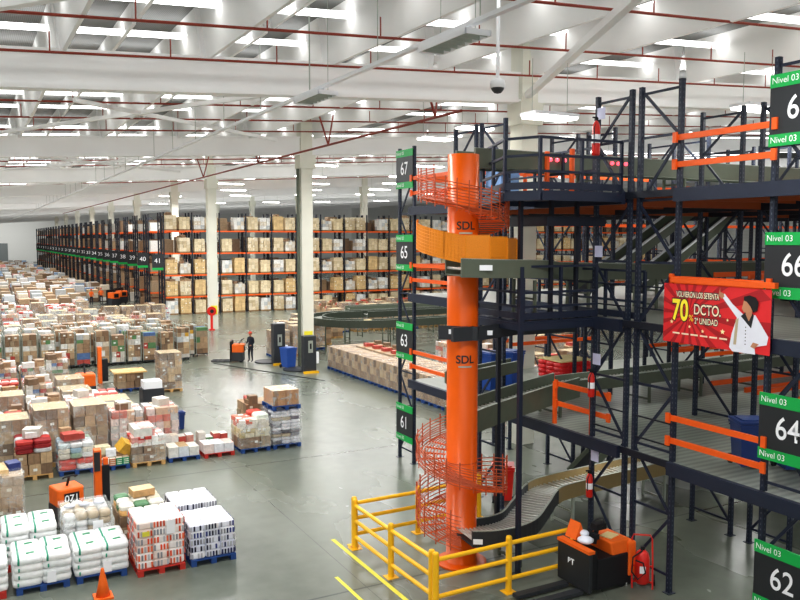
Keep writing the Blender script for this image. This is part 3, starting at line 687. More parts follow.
# ============================================================ RIGHT STRUCTURE
XF=12.3; LZ=[2.72,5.45,8.15]
FR={}
def frame(x,y0,y1,h,label,z0=0,group=None,phase=0):
    key=(round(y1-y0,2),h,phase)
    root=thing('rack_upright_frame',label,'rack frame',(x,y0,0),0,group)
    for y in (0,y1-y0):
        k=('u',h)
        if k not in FR: FR[k]=MB().bx(-.045,.045,-.045,.045,.01,h).build('upright','upright',root).data; o=None; 
        else: o=D.objects.new('upright',FR[k]); C.objects.link(o); o.parent=root
        if o is None: o=root.children[-1] if root.children else [c for c in D.objects if c.parent==root][-1]
        o.location=(0,y,0)
        if 'fp' not in FR: q=MB().bx(-.1,.1,-.09,.09,0,.012).build('foot_plate','navy',o); FR['fp']=q.data
        else: q=D.objects.new('foot_plate',FR['fp']); C.objects.link(q); q.parent=o
    w=y1-y0; z=.35; i=phase
    while z<h-1.0:
        st=1.15; a,b=(.05,w-.05) if i%2 else (w-.05,.05); zz=min(z+st,h-.12)
        MB().bar((0,a,z),(0,b,zz),.035,.055).build('diagonal_brace','navy',root)
        MB().bar((0,.05,z),(0,w-.05,z),.03,.05).build('horizontal_brace','navy',root)
        z+=st+.12;i+=1
    MB().bar((0,.05,h-.15),(0,w-.05,h-.15),.03,.05).build('horizontal_brace','navy',root)
    return root
XS=[12.3,16.05,19.8,23.55,27.3,31.05]
rows={'A':(21.9,22.85,'row under the left signs'),'F':(18.45,19.5,'row behind the spiral tower'),'E':(17.1,18.2,'row just right of the spiral tower'),'B':(12.62,13.65,'row with the tall left uprights'),'C':(11.3,12.35,'row holding the red banner'),'D':(8.2,9.2,'row under the right edge signs')}
for nme,(a,b,ds) in rows.items():
    for i,x in enumerate(XS):
        if nme=='F' and False: continue
        h=10.28 if nme!='A' else 10.05
        yy0,yy1=a,b
        if i==1 and nme=='B': yy0,yy1=12.88,14.06
        if i==1 and nme=='F': yy0,yy1=18.65,19.87
        frame(x,yy0,yy1,h,f'navy perforated rack frame, {ds}, {ORD[i+1]} back from aisle edge',phase={'A':0,'B':1,'C':0,'D':1,'E':0,'F':1}[nme])
for i,x in enumerate((19.8,22.5,25.2,27.9,30.6,33.3,36.0,38.7)):
    frame(x,24.7,25.7,9.8,f'navy rack frame behind the mezzanine, {ORD[i+1]} from the white column')
for i in range(7):
    for zi,z in enumerate((2.0,3.9,5.8,7.7)):
        x=19.8+2.7*i
        o=MB().bx(x+.06,x+2.64,24.66,24.72,z-.06,z+.06).build('rack_beam','orange'); tag(o,f'orange beam behind the mezzanine, {ORD[zi+1]} level up, {ORD[i+1]} bay from column','beam')
# decks
YD0,YD1=8.2,21.95
decknames=['lower','middle','upper']
for li,z in enumerate(LZ):
    dk=thing('mezzanine_floor',f'{decknames[li]} mezzanine floor with navy edge beams','floor')
    B(12.2,34,YD0,YD1,z-.06,z).build('floor_sheet','mez',dk)
    for (y0,y1) in ((YD0,11.28),(12.66,17.08),(18.2,YD1)):
        MB().bx(12.1,12.2,y0,y1,z-.24,z+.02).build('edge_beam','navy',dk)
    MB().bx(12.19,12.24,YD0,YD1,z-.13,z+.01).build('edge_trim','navyd',dk)
    if li==2: MB().bx(12.35,33,12.3,12.36,z-.3,z-.05).bx(12.35,33,17.0,17.1,z-.3,z-.05).build('orange_beam','rust',dk)
    for x in (16.05,19.8,23.55,27.3,31): MB().bx(x-.05,x+.05,YD0,YD1,z-.32,z-.06).build('cross_beam','navyd',dk)
    mb=MB()
    y=YD0+.4
    while y<YD1: mb.bx(12.3,33,y-.03,y+.03,z-.2,z-.06); y+=.95
    mb.build('joists','rust' if li==2 else 'navyd',dk)
    MB().bx(12.3,34,YD0-.02,YD0+.06,z-.3,z).build('side_beam','navy',dk)
# guard rails, orange at the aisle edge
def orails(x,y0,y1,z,lab,zs=(.90,.44)):
    t=thing('orange_guard_rail',lab,'guard rail',(x,0,0))
    for dz in zs:
        MB().bx(-.03,.03,y0,y1,z+dz-.055,z+dz+.055).build('rail','orange',t)
        for y in (y0,y1): MB().bx(-.075,-.03,y-.05,y+.05,z+dz-.1,z+dz+.1).build('end_bracket','orange',t)
for li,z in enumerate(LZ):
    orails(XF-.06,9.15,11.34,z,f'{decknames[li]} level orange rail pair next to the signs at right edge',(1.0,.48) if li==2 else ((.95,.88) if li==1 else (.90,.44)))
    orails(XF-.06,19.5,21.92,z,f'{decknames[li]} level orange rail pair between left sign column and spiral')
    if li<2: orails(XF+.1,13.2,15.0,z,f'orange rail section on the {decknames[li]} deck edge left of the uprights',(.98,.5)) if li==0 else None
for y in (13.75,15.05): 
    o=B(12.32,12.4,y-.04,y+.04,2.72,3.75).build('guard_post','orange'); tag(o,'orange guard post on the lower deck edge, '+('right one' if y<14 else 'left one'),'post')
# orange beams deeper in the structure
r=random.Random(3); bl=0
for nme,(a,b,ds) in rows.items():
    for i in range(len(XS)-1):
        for zi,z in enumerate((.9,3.6,6.3,9.1)):
            if zi==0: continue
            if nme in('B','C') and i<1: continue
            if nme in ('E','F') and i<2 and zi==1: continue
            if r.random()<.35: continue
            bl+=1
            for yy in (a+.02,b-.02):
                t=B(XS[i]+.06,XS[i+1]-.06,yy-.03,yy+.03,z-.06,z+.06).build('rack_beam','orange'); tag(t,f'{["floor","lower","middle","upper"][zi]} {"near" if yy==a+.02 else "far"} orange beam, {ORD[i+1]} bay, {ds}','beam')
# orange vertical guards on upper deck
for i,(x,y) in enumerate([(11.9,14.9),(12.05,14.2),(13.0,17.9),(14.3,18.9),(15.6,19.6)]):
    o=MB().tube((x,y,8.16),(x,y,9.2),.06,8).build('bollard','orange'); tag(o,f'orange vertical bollard on the upper deck, {ORD[i+1]} from the spiral side','bollard')
# black horizontal cross bars between frames at aisle edge (lower)
# signs
def sign(y0,y1,z0,z1,num,lab):
    s=thing('aisle_sign',lab,'sign',(XF-.075,0,0)); w=y1-y0; ym=(y0+y1)/2
    B(-.02,.0,y0-.07,y1+.07,z0,z1).build('panel','sblack',s)
    B(-.03,.0,y0-.07,y1+.07,z1-.2,z1+.02).build('green_band','green',s); B(-.03,.0,y0-.07,y1+.07,z0-.02,z0+.18).build('green_band','green',s)
    text_mesh(num,.56,'white',s,'number',facing_negx(-.032,ym,(z0+z1)/2),sx=.86,off=.004)
    text_mesh('Nivel 03',.15,'white',s,'band_text',facing_negx(-.036,y1-.22,z1-.09)); text_mesh('Nivel 03',.15,'white',s,'band_text',facing_negx(-.036,y1-.22,z0+.08))
for lv,num,z0,z1 in (('top','67',8.78,9.95),('upper middle','65',6.18,7.28),('lower middle','63',3.34,4.48),('bottom','61',.66,1.82)): sign(21.9,22.85,z0,z1,num,f'{lv} black and green rack sign reading {num}, column left of the spiral')
for lv,num,z0,z1 in (('top','68',8.78,9.95),('upper middle','66',6.18,7.28),('lower middle','64',3.34,4.48),('bottom','62',.66,1.82)): sign(8.2,9.2,z0,z1,num,f'{lv} black and green rack sign reading {num}, column at right edge')
# guard rails/ balconies
def railing(pts,z,lab,h=1.05,mids=(.55,),m='navy',post=None,w=.05,closed=False):
    t=thing('balcony_railing',lab,'railing')
    for i in range(len(pts)-1):
        p,q=pts[i],pts[i+1]; L=math.dist(p,q); n=max(1,round(L/1.1))
        for hh in (h,)+tuple(mids)+(.1,): MB().bar((p[0],p[1],z+hh),(q[0],q[1],z+hh),w,w if hh!=.1 else .14).build('rail',m,t)
        for k in range(n+(1 if i==len(pts)-2 else 0)):
            a=k/n; MB().bx(-.03,.03,-.03,.03,0,h).build('post',m,t).location=(p[0]+(q[0]-p[0])*a,p[1]+(q[1]-p[1])*a,z)
    return t
def balcony(poly,z,lab,rl):
    b=thing('balcony',lab,'platform'); MB().poly(poly,z-.08,z).build('floor_plate','navy',b)
    mb=MB()
    for i in range(len(poly)): p,q=poly[i],poly[(i+1)%len(poly)]; mb.bar((p[0],p[1],z-.12),(q[0],q[1],z-.12),.08,.16)
    mb.build('edge_beam','navy',b)
balcony([(10.6,15.6),(9.7,13.5),(10.05,12.75),(12.2,12.7),(12.2,15.6)],8.15,'upper navy balcony platform projecting beside the spiral','')
railing([(10.6,15.6),(9.7,13.5),(10.05,12.8),(12.15,12.75)],8.15,'navy railing around the upper balcony',mids=(.7,.38))
MB().bar((10.6,13.3,7.55),(12.2,13.3,7.55),.1,.2).bar((10.65,13.3,7.55),(10.75,15.4,7.55),.1,.2).build('balcony_under_beam','navyd')['label']='dark second beam frame hung under the upper balcony'
D.objects['balcony_under_beam']['category']='beam'
balcony([(10.15,15.2),(10.15,13.5),(12.2,13.5),(12.2,15.2)],5.45,'middle navy balcony platform beside the spiral','')
railing([(10.2,15.2),(10.2,13.5),(12.2,13.5)],5.45,'navy railing around the middle balcony',h=1.15,mids=(.3,.6))
for i,(x,y,h) in enumerate([(10.12,13.47,6.6),(10.72,15.1,8.0),(11.5,13.6,8.0)]):
    if i==2: continue
    o=thing('support_post',['slim navy post standing at the balcony corner, behind the yellow rail','dark post left of the navy corner post, under the conveyor'][i],'post',(x,y,0))
    B(-.045,.045,-.045,.045,.01,h).build('shaft','navy' if i==0 else 'navyd',o); B(-.12,.12,-.12,.12,0,.012).build('foot_plate','navy',o)
for i,(x,y) in enumerate([(10.15,13.55),(11.0,13.6),(11.7,13.6)]):
    o=B(x-.04,x+.04,y-.04,y+.04,5.45,8.0).build('balcony_post','navyd'); tag(o,f'dark post between middle and upper balconies, {ORD[i+1]} from left','post')
railing([(12.35,17.0),(12.35,13.8)],8.15,'navy railing along the upper deck edge behind the balcony',mids=(.55,))
railing([(12.45,12.3),(12.45,17.0)],5.45,'navy railing along the middle deck edge',mids=(.4,.75))
# lower deck cross bars at the aisle side (black horizontal rods between frames)
for (y0,y1,nm) in ((12.65,13.6,'left tall frame'),(11.35,12.32,'banner frame')):
    for li,z in enumerate(LZ[:2]):
        for k,dz in enumerate((.75,.3)):
            o=MB().bar((XF-.02,y0,z+dz),(XF-.02,y1,z+dz),.03).build('cross_bar','navyd'); tag(o,f'thin dark cross bar, {"upper" if k==0 else "lower"} of two on {nm}, {decknames[li]} level','bar')
# ---- spiral
SX,SY=9.42,14.62
tw=thing('spiral_tower','tall orange cylindrical tower of the spiral conveyor','tower',(SX,SY,0))
MB().lathe([(.56,0),(.56,.05),(.34,.06),(.34,5.0),(.335,8.98)],(0,0,0),36).build('tube','tower',tw,smooth=False)
for o in [c for c in D.objects if c.parent==tw]:
    for p in o.data.polygons: p.use_smooth=len(p.vertices)==4 and abs(p.normal.z)<.5
def seam(z): return
MB().lathe([(.343,0),(.343,.012)],(0,0,8.25),36).build('seam','wire',tw); MB().lathe([(.348,0),(.348,.012)],(0,0,2.3),36).build('seam','wire',tw)
B(.0,.012,-.0,.0,0,0) if False else None
# SDL letters wrapped in front facing the camera
def arc_text(txt,size,z,root):
    cu=D.curves.new('lettering','FONT'); cu.body=txt; cu.size=size; cu.align_x='CENTER'; cu.offset=.004
    t=D.objects.new('lettering',cu); C.objects.link(t); bpy.context.view_layer.update()
    me=D.meshes.new_from_object(t.evaluated_get(bpy.context.evaluated_depsgraph_get())); D.objects.remove(t)
    a0=math.atan2(-SY,-SX)+.18
    for v in me.vertices:
        a=a0+v.co.x/.345; zz=v.co.y; v.co=(math.cos(a)*.352,math.sin(a)*.352,z+zz)
    me.materials.clear(); me.materials.append(MT['sblack']); o=D.objects.new('lettering',me); C.objects.link(o); o.parent=root
    mb=MB(); 
    A=[(math.cos(a0+t)*.352,math.sin(a0+t)*.352,z-.06) for t in [-.42+.084*i for i in range(11)]]; Bq=[(p[0],p[1],p[2]-.035) for p in A]; mb.ribbon(A,Bq); mb.build('underline_stripe','lgrey',root)
arc_text('SDL',.24,7.38,tw); arc_text('SDL',.24,4.52,tw)
def helix_pts(r,z0,z1,a0,a1,n):
    return [(r*math.cos(a0+(a1-a0)*i/n),r*math.sin(a0+(a1-a0)*i/n),z0+(z1-z0)*i/n) for i in range(n+1)]
def spiral(name,lab,z0,z1,a0,a1,n,nr=8,gh=.62,ro=.98,mat_='wire',chute='grey',panel=None):
    t=thing(name,lab,'spiral chute',(SX,SY,0))
    A=helix_pts(.36,z0,z1,a0,a1,n); Bp=helix_pts(ro-.08,z0,z1,a0,a1,n)
    if chute=='wire':
        for q in range(8):
            rq=.40+q*.075; MB().path(helix_pts(rq,z0,z1,a0,a1,n),.012,5).build('chute_wire',mat_,t)
    else: MB().slab(A,Bp,.05).build('chute',chute,t,smooth=False)
    # slats bridging
    mb=MB(); 
    for i in range(0,n,3):
        mb.bar((A[i][0],A[i][1],A[i][2]-.06),(Bp[i][0],Bp[i][1],Bp[i][2]-.06),.025,.03)
    mb.build('support_ribs','orange',t)
    if panel is None:
        for k in range(nr):
            rr_=ro-.02+.03*math.sin(k*1.1); MB().path(helix_pts(rr_,z0+k*gh/(nr-1)-.05,z1+k*gh/(nr-1)-.05,a0,a1,n),.011,5).build('guard_wire',mat_,t)
        for i in range(0,n+1,max(1,n//12)):
            p=helix_pts(ro,z0,z1,a0,a1,n)[i]; MB().bar((p[0],p[1],p[2]-.12),(p[0],p[1],p[2]+gh+.05),.018).build('guard_stanchion',mat_,t)
    return t
aC=math.atan2(-SY,-SX)          # direction towards the camera
# upper spiral: from left front round to the right, descending
spiral('spiral_chute','upper orange wire-guarded spiral chute around the tower head',8.3,7.6,aC-2.4,aC+1.3,44,nr=9,gh=.5,chute='wire')
spiral('spiral_chute','second turn of the upper spiral curling behind the tower',7.6,7.15,aC+1.3,aC+3.3,30,nr=7,gh=.45)
# amber mesh panel turn
pt=thing('mesh_guard','amber mesh guard panels curving round the tower at middle level','guard',(SX,SY,0))
n=24; a0,a1=aC-1.75,aC+.05
lo=helix_pts(1.0,7.05,6.68,a0,a1,n); 
for s in range(4):
    i0,i1=s*6,s*6+6
    A=[lo[i] for i in range(i0,i1+1)]; up=[(p[0],p[1],p[2]+.56) for p in A]
    mb=MB(); mb.ribbon(A,up)
    for i in range(len(A)): mb.bar(A[i],up[i],.012)
    for k in range(9): mb.path([(p[0]*1.008,p[1]*1.008,p[2]+.07*k) for p in A],.006,4)
    mb.build('mesh_panel','ymesh',pt)
# straight mesh panels along the conveyor outwards to the right
A0=(lo[-1][0],lo[-1][1]); 
pth=[A0,(A0[0]+.5,A0[1]-.15),(A0[0]+1.0,A0[1]-.05),(A0[0]+1.5,A0[1]+.3),(A0[0]+1.95,A0[1]+.85)]
for s in range(4):
    p,q=pth[s],pth[s+1]; mb=MB(); zz=6.7-.03*s
    mb.add([(p[0],p[1],zz),(q[0],q[1],zz),(q[0],q[1],zz+.55),(p[0],p[1],zz+.55)],[(0,1,2,3)])
    for k in range(9): mb.bar((p[0],p[1]-.006,zz+.07*k),(q[0],q[1]-.006,zz+.07*k),.01)
    mb.bar((p[0],p[1],zz),(p[0],p[1],zz+.56),.03); mb.build('mesh_panel','ymesh',pt)
# generic conveyor following a centre line
def conveyor(lab,pts,width,sideh,m='grey',legs=None,roll=.13,name='roller_conveyor',base=0,sidew=.05,bottom=True):
    t=thing(name,lab,'conveyor'); P=[Vector(p) for p in pts]; L=[];R_=[]
    for i,p in enumerate(P):
        d=(P[min(i+1,len(P)-1)]-P[max(i-1,0)]); d.z=0; d.normalize(); nrm=Vector((-d.y,d.x,0)); L.append(p+nrm*width/2); R_.append(p-nrm*width/2)
    for S,sg in ((L,1),(R_,-1)):
        out=[]
        for i,p in enumerate(S):
            c=P[i]; dd=(p-c).normalized()*sidew; out.append(p+dd)
        mb=MB(); a=[tuple(p+Vector((0,0,sideh*.55))) for p in S]; b=[tuple(p+Vector((0,0,sideh*.55))) for p in out]
        mb.slab(a,b,sideh) if sg<0 else mb.slab(b,a,sideh); mb.build('side_rail',m,t)
        mb=MB(); c2=[tuple(p+Vector((0,0,sideh*.57))) for p in S]; d2=[tuple(p+Vector((0,0,sideh*.57))) for p in out]; mb.slab(c2,d2,.015); mb.build('rail_trim','lgrey',t)
    if bottom: MB().slab([tuple(p-Vector((0,0,.12))) for p in L],[tuple(p-Vector((0,0,.12))) for p in R_],.03).build('bed',m,t)
    mb=MB()
    for i in range(len(P)-1):
        dl=(P[i+1]-P[i]).length; k=max(1,int(dl/roll))
        for j in range(k):
            f=(j+.5)/k; mb.tube(L[i].lerp(L[i+1],f),R_[i].lerp(R_[i+1],f),.028,6)
    mb.build('rollers','roll',t)
    for (x,y,z0,z1,ang) in (legs or []):
        c,s=math.cos(ang)*width/2,math.sin(ang)*width/2
        mb=MB(); mb.bar((x+c,y+s,z0),(x+c,y+s,z1),.06).bar((x-c,y-s,z0),(x-c,y-s,z1),.06).bar((x-c,y-s,z0+.1),(x+c,y+s,z0+.1),.05).bar((x-c,y-s,z0+.45),(x+c,y+s,z0+.45),.04); mb.build('leg_frame','grey' if m!='belt' else 'lgrey',t)
    return t
def bez(ps,n=10):
    out=[]
    for k in range(len(ps)-1):
        p0=Vector(ps[max(k-1,0)]);p1=Vector(ps[k]);p2=Vector(ps[k+1]);p3=Vector(ps[min(k+2,len(ps)-1)])
        for i in range(n):
            t=i/n; out.append(.5*((2*p1)+(-p0+p2)*t+(2*p0-5*p1+4*p2-p3)*t*t+(-p0+3*p1-3*p2+p3)*t**3))
    out.append(Vector(ps[-1])); return out
hp=PI/2
MT['redlamp']=mat('red_indicator','#ff5060',.4,emit=2.5)
# upper level conveyor
conveyor('upper grey conveyor running right from the tower head at the top level',[(9.9,15.3,8.95),(12.3,15.35,8.95),(30,15.35,8.95)],.7,.42,legs=[(x,15.35,8.15,8.75,hp) for x in (13.5,16.5,19.5,22.5)])
for i,x in enumerate((12.0,12.2,12.42,13.9,14.1,14.35)):
    o=MB().lathe([(.01,-.05),(.045,-.03),(.045,.02),(.02,.04)],(x,14.9,9.02),10).build('indicator_lamp','redlamp'); tag(o,f'small red round lamp on the upper conveyor side, {ORD[i+1]} from left','lamp')
# middle level conveyor
conveyor('middle grey conveyor leaving the amber mesh guard to the right',bez([(8.75,13.95,6.58),(9.6,13.85,6.55),(10.6,13.95,6.52),(11.5,14.35,6.45),(13,14.75,6.4),(16,14.8,6.35),(29,14.8,6.35)],6),.75,.38,legs=[(x,14.8,5.45,6.2,hp) for x in (12.8,15,18,21,24)]+[(10.6,14.0,5.45,6.3,hp)])
# ring conveyor crossing the tower at 5.3
rg=thing('tower_collar','dark square collar conveyor passing the tower at the middle platform','collar',(SX,SY,0))
MB().bx(-.52,.02,-.46,-.36,5.02,5.32).build('side_plate','dgrey',rg)
mb=MB(); mb.bar((-.55,.1,5.17),(.05,-.52,5.17),.05,.3); mb.bar((.05,-.52,5.17),(1.4,-.2,5.2),.05,.3); mb.bar((1.4,-.2,5.2),(2.9,-.3,5.2),.05,.34); mb.build('side_plate','dgrey',rg)
def tagplate(root,x,y,z,w,h):
    d=Vector((-SX,-SY,0)).normalized(); a=Vector((-d.y,d.x,0)); p=Vector((x,y,z))+d*.03
    o=MB().bar(p-a*w/2,p+a*w/2,.01,h).build('white_label','white',root); return o
tagplate(rg,-.36,-.12,5.2,.12,.1); tagplate(rg,.35,-.46,5.17,.2,.1)
mp=thing('conveyor_label_plate','small white label plate on the middle conveyor beside the tower','label',(0,0,0)); tagplate(mp,9.2,13.42,6.6,.26,.11)
# lower level conveyor
conveyor('lower dark conveyor rising from the tower to the lower deck',[(9.75,15.25,3.02),(10.6,15.5,3.1),(12.4,15.8,3.3),(13.5,16.0,3.38)],.8,.5,legs=[(12.9,15.9,2.72,3.1,hp)])
conveyor('long grey conveyor continuing right across the lower deck',[(13.5,16.0,3.42),(30,16.2,3.5)],.8,.3,legs=[(x,16.15,2.72,3.3,hp) for x in (16.2,18.2,20.5,24)])
conveyor('short dark conveyor stub behind the lower conveyor near the tower',[(10.3,16.5,3.75),(12.6,16.95,3.85)],.35,.3)
# lower spiral
spiral('spiral_chute','lower orange wire spiral descending round the tower, upper turn',2.75,1.75,aC-2.9,aC+1.3,44,nr=8,gh=.42,ro=1.0,chute='wire')
spiral('spiral_chute','lowest orange wire spiral turn ending at the exit conveyor',1.75,.72,aC+1.3-2*PI+.0,aC+.0,44,nr=9,gh=.7,ro=1.0,chute='wire')
# exit conveyor
ex=bez([(9.1,14.05,.9),(9.8,14.0,.82),(10.6,14.15,.8),(11.4,14.7,.86),(12.1,15.15,.98),(12.9,15.35,1.0),(15,15.55,1.0)],7)
conveyor('curved exit conveyor with dark sides at the foot of the spiral',ex[:29],.78,.34,m='dgrey',legs=[(10.4,14.15,0,.75,hp)],roll=.1,name='exit_conveyor')
conveyor('tan sided floor conveyor continuing right from the spiral exit',ex[28:]+[Vector((22,16.1,1.0)),Vector((28,16.6,1.0))],.78,.36,m='belt',legs=[(12.9,15.35,0,.85,hp),(16.5,15.8,0,.85,hp),(20,16,0,.85,hp)],roll=.12)
ep=thing('conveyor_label_plate','white label plate on the mouth of the exit conveyor','label'); tagplate(ep,9.15,13.56,.88,.2,.11)
# inclined conveyors / stairs between levels 2 and 3
for i,(p,q) in enumerate([((15.5,17.6,5.7),(20.2,17.6,8.3)),((17.3,17.5,5.6),(22.0,17.5,8.3)),((18.6,13.3,5.6),(23.4,13.3,8.2))]):
    t=thing('inclined_conveyor',f'inclined grey conveyor between middle and upper decks, {ORD[i+1]} from left','conveyor')
    for s in (-.35,.35): MB().bar((p[0],p[1]+s,p[2]+.15),(q[0],q[1]+s,q[2]+.15),.05,.28).build('side_rail','grey',t); MB().bar((p[0],p[1]+s,p[2]+.31),(q[0],q[1]+s,q[2]+.31),.07,.05).build('rail_trim','white',t)
    MB().bar(p,q,.66,.06).build('belt','dgrey',t)
st=thing('inclined_conveyor','inclined grey conveyor rising through the lower deck opening near the floor','conveyor')
for s in (-.3,.3): MB().bar((15.0,17.3+s,.5),(17.6,17.3+s,2.3),.05,.22).build('side_rail','grey',st)
MB().bar((15.0,17.3,.45),(17.6,17.3,2.25),.56,.05).build('belt','dgrey',st)
PB=mat('pale_blue_plastic','#7d9cc6',.5)
# wall panel blue tank behind the tower head
cs=thing('plastic_crate_stack','pale blue crate stack beside the tower head on the upper deck','crate',(12.85,18.0,8.15))
for k in range(4): MB().bx(-.3,.3,-.35,.35,k*.25,k*.25+.2).bx(-.32,.32,-.37,.37,k*.25+.2,k*.25+.25).build('crate',PB,cs)
# lower-deck things
def wheelie(lab,x,y,z,m,rz=0,lid=True,s=1.0,tilt=0):
    t=thing('wheeled_bin',lab,'bin',(x,y,z),rz); w0,w1=.24*s,.29*s; h=.95*s
    vs=[(-w0,-w0,.06),(w0,-w0,.06),(w0,w0,.06),(-w0,w0,.06),(-w1,-w1,h),(w1,-w1,h),(w1,w1,h),(-w1,w1,h)]
    mb=MB().add(vs,[(0,3,2,1),(4,5,6,7),(0,1,5,4),(1,2,6,5),(2,3,7,6),(3,0,4,7)]); mb.bx(-w1-.02,w1+.02,-w1-.02,w1+.02,h-.06,h-.02); mb.build('body',m,t)
    MB().bx(-w1-.02,w1+.02,-w1-.03,w1+.03,h,h+.045).bx(-w1*.8,w1*.8,-w1*.8,w1*.8,h+.045,h+.07).build('lid',m,t)
    MB().tube((-.2,w1+.07,h-.03),(.2,w1+.07,h-.03),.018,6).bar((-.18,w1,h-.03),(-.18,w1+.07,h-.03),.03).bar((.18,w1,h-.03),(.18,w1+.07,h-.03),.03).build('handle',m,t)
    for sx in (-1,1): MB().tube((sx*w0,w0+.03,.1),(sx*(w0+.05),w0+.03,.1),.1,12).build('wheel','black',t)
    return t
rb=wheelie('red wheeled bin standing behind the exit conveyor',12.72,17.65,0,'bred',PI-.6); MB().bx(-.06,.06,.281,.29,.55,.75).build('white_label','white',rb)
wheelie('blue wheeled bin on the lower deck behind the conveyor, left one',13.35,19.35,2.72,'blue',.4,s=1.15); wheelie('blue wheeled bin on the lower deck behind the conveyor, right one',14.05,19.25,2.72,'blue',.4,s=1.15)
wheelie('dark blue wheeled bin behind the orange rails at right',13.35,10.35,2.72,'dblue',-.5,s=.95); wheelie('dark blue bin partly hidden behind the right wheeled bin',13.9,9.8,2.72,'dblue',-.5,s=.9)
rw=thing('pallet_load','red stretch-wrapped load with a pale cardboard sheet on top','pallet load',(16.3,19.4,2.72),0); pal_obj('wood',rw)
mb=MB(); rq=random.Random(4)
for k in range(4):
    for i in range(3):
        for j in range(3): mb.sack((-.42+i*.42,-.38+j*.38,.22+k*.13),(.46,.42,.17),None,rq.uniform(-.1,.1),e=.5)
mb.build('goods','film_red',rw,smooth=True); B(-.6,.6,-.55,.55,.7,.74).build('cardboard_sheet','cream',rw)
def extinguisher(lab,x,y,z,h=.55,r_=.075):
    t=thing('fire_extinguisher',lab,'fire extinguisher',(x,y,z)); MB().lathe([(r_*.9,0),(r_,.03),(r_,h*.8),(r_*.7,h*.92),(r_*.3,h)],(0,0,0),14).build('cylinder','bred',t,smooth=True)
    MB().bx(-.03,.03,-.03,.03,h,h+.06).bx(-.1,.03,-.015,.015,h+.05,h+.08).build('valve','black',t); MB().path([(0,-.02,h),(-.1,-.05,h*.8),(-.1,-.05,h*.3)],.012,5).build('hose','black',t)
    MB().lathe([(r_+.003,h*.35),(r_+.003,h*.6)],(0,0,0),14).build('band','white',t)
extinguisher('fire extinguisher hanging low on the tall left frame',12.18,13.58,1.35); extinguisher('fire extinguisher hanging on the tall left frame at lower deck height',12.18,13.58,3.65)
extinguisher('large red fire extinguisher high on the tall left frame',12.16,13.55,9.0,.75,.09)
for i,(z,y) in enumerate(((2.3,13.6),(4.5,13.35),(9.9,13.2),(6.9,13.45))):
    o=B(12.245,12.257,13.38,13.62,z-.12,z+.13).build('notice_plate',mat('pale_violet_notice','#c9cbe4',.5) if i==0 else D.materials['pale_violet_notice']); tag(o,['pale notice just above the floor-level extinguisher','pale notice above the lower-deck extinguisher','pale notice near the top of the tall left frame','pale notice at middle deck height on the tall left frame'][i],'sign')
# banner
bn=thing('banner','red promotional banner with a yellow 70 hung from an orange rail','banner',(XF-.27,-.15,0))
BY0,BY1,BZ0,BZ1=9.12,11.52,5.18,6.32
mb=MB(); nseg=24; cyy,czz=10.9,5.75
W=BY1-BY0; H_=BZ1-BZ0
mb.add([(0,BY1,BZ0),(0,BY0,BZ0),(0,BY0,BZ1),(0,BY1,BZ1)],[(0,1,2,3)],hx('#d92f33'))
import itertools
def clip(y,z):
    return (min(max(y,BY0),BY1),min(max(z,BZ0),BZ1))
def ray_to_edge(a):
    dy,dz=math.cos(a),math.sin(a); t=9
    if dy>0: t=min(t,(BY1-cyy)/dy)
    if dy<0: t=min(t,(BY0-cyy)/dy)
    if dz>0: t=min(t,(BZ1-czz)/dz)
    if dz<0: t=min(t,(BZ0-czz)/dz)
    return (-.004,cyy+dy*t,czz+dz*t)
for k in range(18):
    a=2*PI*k/18; p,q=ray_to_edge(a),ray_to_edge(a+PI/24); mb.add([(-.004,cyy,czz),p,q],[(0,1,2)],hx('#a81f26'))
mb.build('printed_sheet','ban',bn)
def btxt(t,s,y,z,m,nm='lettering',off=0,sx=1,x=-.012): return text_mesh(t,s,m,bn,nm,facing_negx(x,y,z),sx=sx,off=off)
MT['ytext']=mat('yellow_print','#f6df3c',.5); MT['ctext']=mat('cream_print','#f0dfc0',.5)
btxt('70',.56,11.1,5.8,'sblack',off=.035,x=-.008,sx=.72); btxt('70',.56,11.1,5.8,'ytext',off=.014,sx=.72); btxt('%',.17,10.83,5.68,'ytext'); 
btxt('VOLVIERON LOS SETENTA',.15,10.7,6.12,'sblack',off=.018,x=-.008,sx=.56); btxt('VOLVIERON LOS SETENTA',.15,10.7,6.12,'ctext',off=.003,sx=.56)
btxt('DCTO.',.27,10.46,5.85,'sblack',off=.02,x=-.008,sx=.75); btxt('DCTO.',.27,10.46,5.85,'ctext',off=.004,sx=.75); btxt('2ª UNIDAD',.16,10.48,5.64,'sblack',off=.016,x=-.008,sx=.68); btxt('2ª UNIDAD',.16,10.48,5.64,'ctext',off=.002,sx=.68)
mb=MB(); 
for k in range(6):
    q=MB()
    q.bx(-.012,-.008,10.0+k*.22,10.0+k*.22+.17,5.355,5.385,hx('#f0dfc0')); q.build('small_print_word','ban',bn)
for (y,z,s) in ((11.3,5.58,.045),(10.86,5.52,.035),(10.55,5.46,.04),(10.1,5.5,.055),(10.0,5.72,.03)):
    pts=[(-.012,y+(s if i%2==0 else s*.45)*math.sin(2*PI*i/10),z+(s if i%2==0 else s*.45)*math.cos(2*PI*i/10)) for i in range(10)]; MB().add(pts,[tuple(range(10))],hx('#f2e6b0')).build('printed_star','ban',bn)
